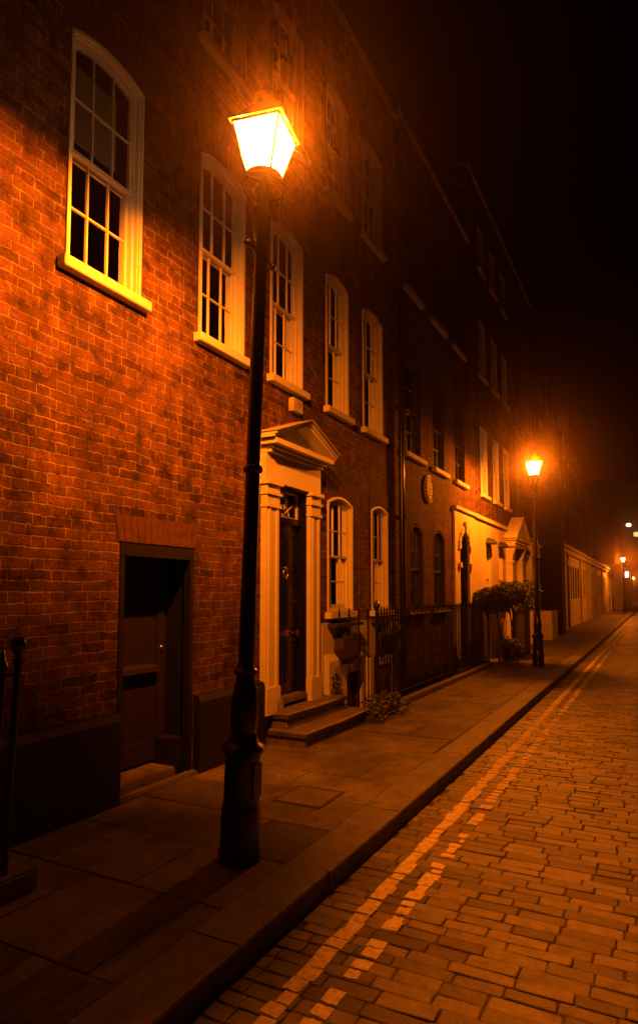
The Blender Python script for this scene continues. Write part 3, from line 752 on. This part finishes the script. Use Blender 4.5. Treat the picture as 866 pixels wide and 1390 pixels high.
# ---- low cream building
h5 = empty('low_building')
tag(h5, 'long low cream stucco building with grouped tall windows and a lead coping', 'building')
def zz(y): return 4.12
ops5 = [(28.9, 30.0, .2, 3.1, 0, .2)]
y = 33.2
while y < 66:
    for k_ in range(4): ops5.append((y + k_*1.15, y + k_*1.15 + .78, 1.45, 3.05, 0, .3))
    y += 5.3
mb = MB(); wall(mb, 0, 27.6, 68, 0, 3.75, ops5); mb.build('wall', M['cream'], h5)
mb = MB()
for o in ops5: niche(mb, 0, o, .45)
mb.build('interior', M['dark'], h5)
for o in ops5[1:]:
    f = MB(); f.ring(arch(*o[:4], 0), arch(o[0]+.07, o[1]-.07, o[2]+.07, o[3]-.07, 0), -.22, -.28); ym = (o[0]+o[1])/2
    f.box(-.23, -.26, ym-.015, ym+.015, o[2], o[3]); f.box(-.23, -.26, o[0], o[1], 2.2, 2.24)
    fo = f.build('window', M['wood'], h5)
    g = MB(); g.quad((-.245, o[0]+.05, o[2]), (-.245, o[1]-.05, o[2]), (-.245, o[1]-.05, o[3]), (-.245, o[0]+.05, o[3])); g.build('pane', M['glass'], fo)
q = MB(); q.box(-.2, -.15, 28.9, 30.0, .2, 3.1); q.build('door', M['door'], h5)
mb = MB()
for y in [27.62, 30.6, 32.2] + [32.45 + 5.3*i for i in range(1, 7)]: MB().box(0, .10, y, y+.38, .1, 3.549).build('pilaster', M['cream'], h5)
mb = MB(); mb.box(-.1, .16, 27.6, 68, 3.55, 3.75); mb.box(-.15, .26, 27.58, 68.02, 3.752, 3.85); mb.prism([(.26, 3.852), (.20, 3.93), (-1.5, 4.3), (-1.5, 3.852)], 'y', 27.6, 68); mb.build('cornice', M['cream'], h5)
mb = MB(); mb.box(.0, .14, 31.0, 31.9, 3.0, 3.10); mb.prism([(0, 3.1), (.2, 3.1), (0, 3.42)], 'y', 31.0, 31.9); mb.build('door_hood', M['cream'], h5)
mb = MB(); mb.box(-9, -1.5, 27.65, 68, 0, 3.9); mb.build('rear_range', M['brick_far'], h5)

# tall dark building behind it
h6 = empty('tall_building')
tag(h6, 'tall unlit brick building with pale framed windows rising behind the low cream building', 'building')
W6 = []
for z0, z1 in ((5.2, 7.6), (8.9, 11.0), (12.2, 14.2)):
    y = 30.5
    while y < 66: W6.append((y, y+1.0, z0, z1, 0, .15)); y += 2.5
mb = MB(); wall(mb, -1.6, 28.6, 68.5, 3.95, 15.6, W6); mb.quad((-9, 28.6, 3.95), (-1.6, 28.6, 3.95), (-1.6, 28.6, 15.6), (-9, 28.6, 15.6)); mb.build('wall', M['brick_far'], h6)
mb = MB(); mb.prism([(-9, 15.6), (-1.62, 15.6), (-5, 17.5)], 'y', 28.6, 68.5); mb.build('roof', M['slate'], h6)
mb = MB()
for o in W6: niche(mb, -1.6, o, .3)
mb.build('interior', M['dark'], h6)
for o in W6:
    f = MB(); f.ring(arch(*o[:4], 0), arch(o[0]+.13, o[1]-.13, o[2]+.1, o[3]-.12, 0), -1.57, -1.70); ym = (o[0]+o[1])/2
    f.box(-1.64, -1.68, ym-.03, ym+.03, o[2], o[3]); f.box(-1.64, -1.68, o[0], o[1], (o[2]+o[3])/2-.03, (o[2]+o[3])/2+.03)
    fo = f.build('window', M['drab'], h6)

# white porch end, and the building that closes the street
h7 = empty('corner_building')
tag(h7, 'white fronted corner building at the far end of the left pavement beside the third lamp', 'building')
mb = MB(); mb.box(-9, .55, 69, 80, 0, 4.6); mb.build('wall', M['cream'], h7)
mb = MB(); mb.box(-9, .2, 69.1, 80, 4.602, 13); mb.build('upper_wall', M['brick_far'], h7)
mb = MB()
for y in (69.2, 72, 75, 78): mb.box(.55, .70, y, y+.8, .1, 4.3)
mb.box(.3, .8, 68.9, 80.1, 4.3, 4.598); mb.build('pilaster', M['cream'], h7)
mb = MB(); mb.box(.551, .59, 73, 74.3, .12, 2.4); mb.build('door', M['door'], h7)

h8 = empty('office_block')
tag(h8, 'dark office block closing the end of the street with a row of three lit windows', 'building')
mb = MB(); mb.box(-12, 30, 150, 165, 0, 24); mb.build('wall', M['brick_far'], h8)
from math import tan
for (x, z, w_, h_) in [(-.1, 13.7, .9, .9), (1.15, 13.7, 1.35, 1.1), (3.1, 13.7, 1.2, .9)]:
    f = MB(); f.ring([(x-.12, z-.12), (x-.12, z+h_+.12), (x+w_+.12, z+h_+.12), (x+w_+.12, z-.12)], [(x, z), (x, z+h_), (x+w_, z+h_), (x+w_, z)], 0, .12)
    f.v = [(p[1], 149.9 + p[0]*-1, p[2]) for p in f.v]; fo = f.build('window', M['cream'], h8)
    g = MB(); g.quad((x, 149.93, z), (x+w_, 149.93, z), (x+w_, 149.93, z+h_), (x, 149.93, z+h_)); g.build('pane', M['lit_window'], fo)
mb = MB(); mb.box(-12.1, 30.1, 149.8, 165.1, 24.002, 24.4); mb.build('coping', M['stonetrim'], h8)

# ------------------------------------------------------------------ steps
st = empty('entrance_steps', (0, 6.5, PZ))
tag(st, 'two worn dark stone steps in front of the pedimented doorway', 'steps')
def step(x1, y0, y1, z0, z1, parent, off):
    c = .02; poly = [(0.001, z0), (x1-.035, z0), (x1-.035, z1-.06), (x1, z1-.055), (x1+.005, z1-.03), (x1-.004, z1-.008), (x1-.03, z1), (.001, z1)]
    m_ = MB(); ny = 10
    ys = [y0+.03] + [y0+.031]*0
    m_.prism([(p[0], p[1]) for p in poly[:1]] + [(x1-.035, z0), (x1-.035, z1-.062), (.001, z1-.062)], 'y', y0+.035, y1-.035)
    # rounded slab on top with a worn hollow
    nx, nyy = 10, 24; vs = []; 
    def P(i, j):
        u, v = i/nx, j/nyy; x = .001 + (x1-.001)*u; y = y0 + (y1-y0)*v
        e = min(1-u, v, 1-v, 1.0); ex = min((1-u)*(x1), v*(y1-y0), (1-v)*(y1-y0))
        dz = -0.018*math.exp(-ex/.012) - .010*math.exp(-((v-.5)/.22)**2)*u
        return (x, y, z1+dz)
    us = [0, .2, .4, .6, .75, .86, .93, .97, .99, 1]; vsn = [0, .004, .012, .03, .06] + [.06+.88*k/14 for k in range(1, 14)] + [.94, .97, .988, .996, 1]
    grid = []
    for v in vsn:
        for u in us: grid.append(P(u*nx, v*nyy))
    nu = len(us); fs = []
    for j in range(len(vsn)-1):
        for i in range(nu-1): fs.append((j*nu+i, j*nu+i+1, (j+1)*nu+i+1, (j+1)*nu+i))
    b0 = len(m_.v); m_.add(grid, fs)
    # skirt
    rim = [j*nu+nu-1 for j in range(len(vsn))]
    L = [i for i in range(nu)] + rim[1:] + [(len(vsn)-1)*nu+i for i in reversed(range(nu-1))]
    lows = [(grid[i][0] - (.012 if grid[i][0] > x1-.01 else 0), grid[i][1] + (.012 if grid[i][1] < y0+.01 else (-.012 if grid[i][1] > y1-.01 else 0)), z1-.062) for i in L]
    b1 = len(m_.v); m_.v += lows
    for k_ in range(len(L)-1): m_.f.append((b0+L[k_], b0+L[k_+1], b1+k_+1, b1+k_))
    m_.v = [(p[0]-off[0], p[1]-off[1], p[2]-off[2]) for p in m_.v]
    return m_.build('step', M['step'], parent, smooth=True)
step(.50, 5.82, 7.46, PZ, .29, st, (0, 6.5, PZ)); step(.27, 5.84, 7.30, .29, .46, st, (0, 6.5, PZ))

cv = MB(); cv.ring([(1.02, 4.30), (1.02, 4.74), (1.44, 4.74), (1.44, 4.30)], [(1.045, 4.325), (1.045, 4.715), (1.415, 4.715), (1.415, 4.325)], 0, .02)
cv.v = [(p[1], p[2], PZ + .007 - p[0]) for p in cv.v]
c_ = empty('inspection_cover', (1.23, 4.52, PZ)); tag(c_, 'small square inspection cover set flush in the pavement flags near the steps', 'manhole cover')
cv.v = [(x-1.23, y-4.52, z-PZ) for x, y, z in cv.v]; cv.build('cover_frame', M['joint'], c_)
q = MB(); q.box(-.18, .18, -.19, .19, -.01, .0055)
q.build('cover_plate', M['flag2'], c_)
# milk bottles on the top step
def bottle(loc, label):
    q = MB(); q.lathe([(0.0, 0), (.036, .002), (.038, .02), (.038, .12), (.030, .15), (.018, .175), (.017, .20), (.021, .205), (.021, .215), (0, .216)], 18)
    m_ = bpy.data.materials.get('bottle_glass')
    if not m_:
        m_, tt, bb_ = newmat('bottle_glass'); bb_.inputs['Base Color'].default_value = (.5, .55, .5, 1); bb_.inputs['Roughness'].default_value = .05; bb_.inputs['Transmission Weight'].default_value = .7
    q.v = [(x*.6, y*.6, z*.6) for x, y, z in q.v]; o = q.build('milk_bottle', m_, smooth=True, loc=loc); tag(o, label, 'bottle', 'bottles left on the doorstep')
bottle((.09, 5.93, .458), 'empty glass bottle on the top step, the one nearest the left pilaster')
bottle((.09, 6.01, .458), 'empty glass bottle on the top step, the one nearer the door')

# ------------------------------------------------------------------ railings
def spear_mesh(h, r=.011, big=False):
    q = MB()
    if big:
        q.lathe([(.02, 0), (.02, h-.16), (.03, h-.15), (.018, h-.13), (.03, h-.10), (.042, h-.06), (.036, h-.02), (.016, h+.0), (.02, h+.01), (.0, h+.025)], 14)
    else:
        q.lathe([(r, 0), (r, h-.12), (r*1.9, h-.115), (r*1.9, h-.10), (r*.8, h-.095), (r*1.5, h-.07), (.0015, h)], 8)
    return q
def railing(name, label, A, B, z, h, spacing, railz, ends, group=None, kerb=True):
    root = empty(name, (A[0], A[1], z)); tag(root, label, 'railing', group)
    A3, B3 = Vector((0, 0, 0)), Vector((B[0]-A[0], B[1]-A[1], 0)); L = B3.length; d = B3.normalized()
    src = spear_mesh(h).build('baluster', M['iron'], root, smooth=True); n = max(1, int(L/spacing))
    for i in range(n):
        o = src if i == 0 else src.copy()
        if i: col.objects.link(o); o.parent = root
        o.location = d * (L*(i+.5)/n)
    for rz_ in railz:
        q = MB(); s = d.cross(Vector((0, 0, 1)))*.018
        a, b = A3, B3
        q.add([tuple(p + s*k1 + Vector((0, 0, rz_ + k2))) for p in (a, b) for (k1, k2) in ((-1, 0), (1, 0), (1, .012), (-1, .012))], [(0,1,2,3),(4,5,6,7),(0,1,5,4),(1,2,6,5),(2,3,7,6),(3,0,4,7)])
        q.build('rail', M['iron'], root)
    for e in ends:
        q = spear_mesh(h+.05, big=True); o = q.build('end_post', M['iron'], root, smooth=True); o.location = A3 if e == 'a' else B3
    return root
RX = .375
mb = MB(); mb.prism([(WELL[2]+.0, PZ-.02), (WELL[2]+.16, PZ-.02), (WELL[2]+.16, PZ+.07), (WELL[2]+.15, PZ+.085), (WELL[2]+.01, PZ+.085), (WELL[2], PZ+.07)], 'y', 7.92, 14.45)
mb.box(.02, WELL[2]+.0, 7.47, 7.60, PZ-.02, PZ+.08)
o = mb.build('railing_plinth', M['step']); tag(o, 'low stone plinth under the basement railings along the pavement', 'plinth')
railing('iron_railing', 'long black spearhead railing running along the pavement beyond the steps', (RX, 7.98), (RX, 14.4), PZ+.08, 1.34, .105, (.10, 1.17), 'ab')
railing('iron_railing', 'short black railing return joining the steps to the street railing', (.06, 7.34), (.34, 7.93), PZ+.07, 1.34, .16, (.10, 1.17), '')
# railing at house 3
railing('iron_railing', 'black spearhead railing by the cream portico, behind the second lamp', (.62, 15.9), (.62, 18.1), PZ, 1.2, .13, (.10, 1.05), 'ab')

# entrance railing in the left foreground, on its stone slab
sl = MB(); sl.box(0.08, .70, 0.9, 2.46, PZ, .24); o = sl.build('door_step', M['step'], bevel=.014); tag(o, 'worn stone doorstep slab at the left edge in the foreground', 'step')
lr = empty('iron_railing', (.63, 2.30, .24)); tag(lr, 'black entrance railing with a knob finial at the left edge of the foreground', 'railing')
q = MB(); q.tube([(0, 0, 0), (-.02, .06, 1.09)], .019, 12); q.build('post', M['iron'], lr, smooth=True)
q = MB(); q.lathe([(.018, 0), (.030, .01), (.030, .03), (.018, .04), (.022, .055), (.040, .085), (.043, .11), (.034, .14), (.012, .155), (.0, .158)], 18); f_ = q.build('finial', M['iron'], lr, smooth=True); f_.location = (-.02, .06, 1.08)
q = MB(); q.tube([(-.10, -.02, 0), (-.12, .04, 1.05)], .022, 12); q.build('post', M['iron'], lr, smooth=True)
q = MB(); q.lathe([(.02, 0), (.032, .01), (.032, .03), (.02, .05), (.012, .10), (0, .12)], 14); f_ = q.build('finial', M['iron'], lr, smooth=True); f_.location = (-.12, .04, 1.04)
q = MB(); q.tube([(-.02, .06, 1.02), (-.60, .06, 1.02)], .012, 8); q.tube([(-.02, .06, 1.03), (-.3, -1.3, 1.03)], .012, 8); q.tube([(0, .03, .25), (-.3, -1.3, .25)], .012, 8); q.build('rail', M['iron'], lr, smooth=True)

# ------------------------------------------------------------------ planting
def foliage(name, blobs, n, size, mat, parent=None, seedv=1, loc=(0, 0, 0)):
    rr = random.Random(seedv); q = MB()
    for _ in range(n):
        bx, by, bz, rx, ry, rz = rr.choice(blobs)
        while True:
            d = Vector((rr.uniform(-1, 1), rr.uniform(-1, 1), rr.uniform(-1, 1)))
            if 0.25 < d.length < 1: break
        d = d.normalized() * (d.length ** .5) * rr.uniform(.85, 1.08)
        c = Vector((bx + d.x*rx, by + d.y*ry, bz + d.z*rz))
        if c.z < 0.01: c.z = rr.uniform(.01, .05)
        u = Vector((rr.uniform(-1, 1), rr.uniform(-1, 1), rr.uniform(-.6, .9))).normalized(); v = u.cross(Vector((rr.uniform(-1, 1), rr.uniform(-1, 1), rr.uniform(-1, 1)))).normalized()
        s = size * rr.uniform(.6, 1.4); nrm = u.cross(v)
        q.add([c, c + u*s*.5 + v*s*.28 + nrm*s*.06, c + u*s, c + u*s*.5 - v*s*.28 + nrm*s*.06], [(0, 1, 2), (0, 2, 3)])
    return q.build(name, mat, parent, loc=loc)
def blobset(rr, cx, cy, cz, R_, rz, n, rb):
    return [(cx + rr.uniform(-1, 1)*R_[0], cy + rr.uniform(-1, 1)*R_[1], cz + rr.uniform(-1, 1)*rz, rb*rr.uniform(.7, 1.2), rb*rr.uniform(.7, 1.2), rb*rr.uniform(.6, 1.1)) for _ in range(n)]
rr = random.Random(5)
sh = empty('shrub', (.55, 7.75, PZ)); tag(sh, 'low leafy shrub spilling over the pavement at the foot of the railings beside the steps', 'shrub')
foliage('foliage', blobset(rr, 0, 0, .14, (.10, .42), .08, 9, .13), 1500, .045, M['ivy'], sh, 2)
q = MB()
for k_ in range(7): a = rr.uniform(0, 6.28); q.tube([(0, k_*.1-.3, 0), (.08*math.cos(a), k_*.1-.3+.08*math.sin(a), .2)], .006, 5)
q.build('stem', M['bark'], sh)
s2 = empty('climbing_plant', (.16, 7.2, .46)); tag(s2, 'small ivy sprig growing beside the right pilaster on the top step', 'plant')
foliage('foliage', [(0, 0, .06, .05, .06, .06), (0, .02, .16, .04, .05, .06), (.01, -.01, .25, .03, .03, .05)], 110, .045, M['ivy'], s2, 3)
q = MB(); q.tube([(0, 0, 0), (0, .02, .15), (.01, -.01, .27)], .006, 5); q.build('stem', M['bark'], s2)
def topiary(loc, R_, hz, seedv, label, n=9000):
    rr = random.Random(seedv)
    t_ = empty('topiary_tree', loc); tag(t_, label, 'tree', 'clipped bushes beyond the long railing')
    foliage('crown', blobset(rr, 0, 0, hz, (R_*.75, R_*.85), R_*.35, 14, R_*.42), n, .055, M['leaf'], t_, seedv)
    q = MB()
    for k_ in range(3): a = k_*2.1; q.tube([(.05*math.cos(a), .05*math.sin(a), 0), (.03*math.cos(a+1), .03*math.sin(a+1), hz*.5), (R_*.4*math.cos(a), R_*.4*math.sin(a), hz)], .022, 7, .012)
    q.build('trunk', M['bark'], t_)
topiary((.55, 14.75, PZ), .46, 1.42, 21, 'round clipped bush immediately past the end of the long railing, left one of the pair')
topiary((.55, 16.2, PZ), .60, 1.52, 22, 'wider bush on bare stems by the cream portico house, right one of the pair', 12000)
b3 = empty('shrub', (.62, 15.2, PZ)); tag(b3, 'low dark shrub on the pavement beneath the clipped bushes near the second lamp', 'shrub')
foliage('foliage', blobset(rr, 0, .2, .28, (.12, .55), .14, 9, .2), 1800, .055, M['leaf'], b3, 9)
q = MB(); 
for k_ in range(5): q.tube([(0, k_*.2-.3, 0), (.03, k_*.2-.25, .3)], .01, 5)
q.build('stem', M['bark'], b3)

# wall planters under the ground-floor windows
def planter(y, lab):
    r_ = empty('wall_planter', (.03, y, .78)); tag(r_, lab, 'planter', 'planters hung under the ground floor windows')
    q = MB(); pr = [(-.25, .36), (-.28, .22), (-.18, .06), (-.05, .02), (.06, .02), (.19, .06), (.28, .22), (.25, .36)]
    q.prism([(p[0], p[1]) for p in pr], 'x', .02, .15)
    q.build('basket', M['wicker'], r_, bevel=.008)
    q = MB()
    for i in range(15): yy = -.24 + .48*i/14; q.box(.151, .158, yy-.006, yy+.006, .10 + .25*max(0, abs(yy)-.2)*2, .35)
    q.build('slat', M['wicker'], r_)
    foliage('foliage', [(.10, -.15+.1*k, .38, .07, .08, .04) for k in range(4)], 160, .05, M['leaf'], r_, 40+int(y))
    q = MB(); q.box(.0, .14, -.42, .40, .50, .545); q.build('ledge', M['wicker'], r_, bevel=.005)
planter(7.62, 'dark wicker planter on the white wall under the window nearest the doorway')
planter(9.0, 'dark wicker planter on the white wall under the window nearest the drainpipe')

# ------------------------------------------------------------------ street lamps
def make_lamp():
    root = empty('street_lamp')
    base = MB().lathe([(.128, 0), (.128, .05), (.122, .08), (.118, .11), (.118, .30), (.112, .32), (.108, .35), (.106, .60), (.110, .62), (.125, .635), (.133, .655), (.125, .675), (.098, .69),
                 (.085, .72), (.078, .75)], 28).build('base', M['iron'], root, smooth=True)
    q = MB(); q.box(.095, .112, -.045, .045, .38, .58); q.build('access_door', M['iron'], base, bevel=.003)
    MB().lathe([(.070, .751), (.080, .78), (.082, .84), (.085, .89), (.078, .95), (.068, 1.02), (.056, 1.06), (.056, 1.09), (.072, 1.10), (.074, 1.12), (.056, 1.135), (.050, 1.16)], 28).build('vase', M['iron'], root, smooth=True)
    prof = [(.0495, 1.161), (.047, 1.7), (.0455, 2.32), (.058, 2.33), (.062, 2.345), (.058, 2.36), (.045, 2.37), (.042, 3.2), (.039, 3.72), (.05, 3.73), (.05, 3.76), (.036, 3.78)]
    MB().lathe(prof, 24).build('shaft', M['iron'], root, smooth=True)
    MB().lathe([(.036, 3.781), (.046, 3.80), (.052, 3.86), (.060, 3.93), (.068, 3.96), (.066, 3.985), (.040, 4.0), (.034, 4.05), (.048, 4.09), (.055, 4.12), (.03, 4.15), (.03, 4.19)], 22).build('neck', M['iron'], root, smooth=True)
    q = MB(); q.tube([(0, -.15, 3.70), (0, -.05, 3.70), (0, .05, 3.70), (0, .15, 3.70)], .012, 8)
    for s in (-1, 1):
        b0 = len(q.v); q.lathe([(0, -.024), (.018, -.016), (.026, 0), (.018, .016), (0, .024)], 12)
        q.v[b0:] = [(x, y + s*.16, z + 3.70) for x, y, z in q.v[b0:]]
    lb = q.build('ladder_bar', M['iron'], root, smooth=True); lb.rotation_euler = (0, 0, R(4))
    q = MB()
    for k_ in range(4):
        a = R(45 + 90*k_); c, s = math.cos(a), math.sin(a)
        pts = []
        for i in range(17):
            th_ = -math.pi*.5 + math.pi*1.15*i/16
            pts.append((.075 + .05*math.cos(th_), 4.13 + .062*math.sin(th_)))
        pts = [(.035, 4.04)] + pts + [(.055, 4.19)]
        q.tube([(c*p[0], s*p[0], p[1]) for p in pts], .008, 6)
    q.build('scroll_bracket', M['iron'], root, smooth=True)
    # lantern
    lan = empty('lantern', (0, 0, 4.19)); lan.parent = root; lan.rotation_euler = (0, 0, 0)
    rb, rt, hh = .112, .218, .31
    def cor(r_, z, k_): a = R(90*k_); return Vector((r_*math.cos(a), r_*math.sin(a), z))
    fr_ = MB()
    for k_ in range(4):
        fr_.tube([cor(rb, 0, k_), cor(rt, hh, k_)], .0065, 6)
        fr_.tube([cor(rb, 0, k_), cor(rb, 0, k_+1)], .008, 6); fr_.tube([cor(rt, hh, k_), cor(rt, hh, k_+1)], .010, 6)
        fr_.tube([cor(rb*.98, .0, k_), (0, 0, -.03)], .008, 6)
    fr_.build('lantern_frame', M['iron'], lan, smooth=False)
    q = MB(); q.lathe([(.02, .003), (.118, .006), (.120, .016), (.105, .020), (.03, .020)], 20); q.add([cor(rb-.004, .002, k_) for k_ in range(4)], [(0, 1, 2, 3)]); q.add([cor(rb*.9, -.012, k_) for k_ in range(4)], [(0, 1, 2, 3)]); q.build('base_plate', M['iron'], lan)
    for k_ in range(4):
        g = MB(); g.quad(cor(rb-.002, .004, k_), cor(rb-.002, .004, k_+1), cor(rt-.004, hh-.004, k_+1), cor(rt-.004, hh-.004, k_)); g.build('lantern_pane', M['lantern_glass'], lan)
    rf = MB()
    lv = [(rt+.028, hh+.004), (rt+.028, hh+.016), (rt-.03, hh+.055), (rt-.12, hh+.15), (.06, hh+.17)]
    for (ra, za), (rb2, zb) in zip(lv, lv[1:]):
        for k_ in range(4): rf.quad(cor(ra, za, k_), cor(ra, za, k_+1), cor(rb2, zb, k_+1), cor(rb2, zb, k_))
    rf.lathe([(.062, hh+.165), (.062, hh+.21), (.085, hh+.215), (.05, hh+.25), (.02, hh+.27), (.024, hh+.29), (.0, hh+.33)], 16)
    rf.build('lantern_roof', M['iron'], lan, smooth=False)
    q = MB(); q.lathe([(0, .10), (.012, .11), (.022, .15), (.024, .17), (.020, .19), (.010, .20), (0, .203)], 14); q.build('lamp_bulb', M['bulb'], lan, smooth=True)
    return root
def lamp_light(root, power):
    l = bpy.data.lights.new('lamp_light', 'POINT'); l.energy = power; l.color = LAMP_COL; l.shadow_soft_size = .045
    o = bpy.data.objects.new('lamp_light', l); col.objects.link(o); o.parent = root; o.location = (.045, .055, 4.19+.308)
    return o
# the bulb itself must not block the point light at its centre: keep the light just above its tip
l1 = make_lamp(); l1.location = (1.43, 3.28, PZ)
tag(l1, 'black cast iron street lamp in the foreground with a glaring four sided lantern', 'street lamp', 'street lamps along the kerb')
lab = ['second black street lamp, standing before the cream portico house', 'third black street lamp, small beside the far end of the low cream building', 'fourth, tiny street lamp seen low at the end of the street']
lamps = [l1]
for i, (x, y) in enumerate([(1.36, 14.75), (1.38, 58.0), (.2, 128.0)]):
    c = copy_tree(l1); c.location = (x, y, PZ); c['label'] = lab[i]; lamps.append(c)
c = copy_tree(l1); c.location = (5.7, 38.0, PZ); c['label'] = 'black street lamp on the far side of the road, opposite the low cream building'; lamps.append(c)
lamps[1].rotation_euler = (0, 0, R(63)); lamps[2].rotation_euler = (0, 0, R(40))
# direction from the camera to lamp 1, the lantern shows a corner right of centre; the old post leans
l1.rotation_euler = (R(0), R(1.9), R(0))
for o in [x for x in bpy.data.objects if x.parent == l1 and x.name.startswith('lantern')]: o.rotation_euler = (0, 0, R(-35))
for i, l in enumerate(lamps): lamp_light(l, LAMP_POWER if i != 3 else LAMP_POWER*.7)

# modern column lamp far down the street
cl = empty('column_lamp', (-.25, 92, 0)); tag(cl, 'tall modern column lamp with an outreach arm far down the street, above the third lamp', 'street lamp')
q = MB(); q.lathe([(.10, 0), (.10, 1.4), (.065, 1.45), (.05, 10.6)], 10); q.build('column', M['iron'], cl, smooth=True)
q = MB(); q.tube([(0, 0, 10.6), (.4, 0, 10.85), (.8, 0, 10.9)], .04, 8); q.build('arm', M['iron'], cl)
q = MB(); q.lathe([(0, -.12), (.2, -.09), (.27, 0), (.2, .08), (0, .12)], 14); q.v = [(x*1.1+1.05, y, z*1.8+10.6) for x, y, z in q.v]; q.build('lamp_head', M['headlit'], cl, smooth=True)

# illuminated sign post and parked car in the distance
sp = empty('sign_post', (1.50, 62, PZ)); tag(sp, 'dark sign cabinet on a post with a small white lit panel below the third lamp', 'sign')
q = MB(); q.lathe([(.05, 0), (.05, 3.6)], 10); q.build('post', M['iron'], sp)
q = MB(); q.box(-.28, .22, -.12, .1, .3, 2.9); q.build('cabinet', M['iron'], sp, bevel=.03)
q = MB(); q.box(-.2, .14, -.13, .08, 2.95, 3.55); q.build('panel', M['iron'], sp); 
q = MB(); q.box(-.16, .10, -.14, -.131, 3.0, 3.5); q.build('lit_face', M['signlit'], sp)
car = empty('parked_car', (3.3, 78, 0)); tag(car, 'dark car with red tail lamps stopped far down the road at the right edge', 'car')
q = MB(); q.prism([(-2.1, .35), (2.1, .35), (2.15, .7), (1.9, .85), (1.1, .95), (.5, 1.42), (-1.3, 1.45), (-2.0, .95), (-2.15, .8)], 'x', -.85, .85); q.build('body', M['carpaint'], car, bevel=.04)
q = MB(); q.quad((-.68, -1.98, 1.0), (.68, -1.98, 1.0), (.6, -1.45, 1.38), (-.6, -1.45, 1.38)); q.v = [(x, y-.02, z+.02) for x, y, z in q.v]; q.build('rear_window', M['glass'], car)
for x in (-.78, .78):
    for y in (-1.35, 1.35):
        q = MB(); q.tube([(x-.09, y, .32), (x+.09, y, .32)], .32, 20); wl = q.build('wheel', M['rubber'], car); q = MB(); q.tube([(x-.095, y, .32), (x+.095, y, .32)], .19, 14); q.build('rim', M['brass'], wl)
for x in (-.66, .66): q = MB(); q.box(x-.14, x+.14, -2.19, -2.12, .74, .90); q.build('tail_lamp', M['tail'], car)

# ------------------------------------------------------------------ glow round the lamps
hb = MB(); hb.box(-40, 32, -12, 170, -3.4, 26)  # street-wide volume added to imitate lens glare round the lanterns
hm = bpy.data.materials.new('lens_glow_haze'); hm.use_nodes = True; t = hm.node_tree; t.nodes.clear()
pv = N(t, 'ShaderNodeVolumePrincipled'); pv.inputs['Color'].default_value = (.95, .74, .55, 1); pv.inputs['Density'].default_value = GLOW_HAZE; pv.inputs['Anisotropy'].default_value = 0.964
o_ = N(t, 'ShaderNodeOutputMaterial'); t.links.new(pv.outputs[0], o_.inputs['Volume'])
hz = hb.build('glow_haze', hm); tag(hz, kind='stuff')
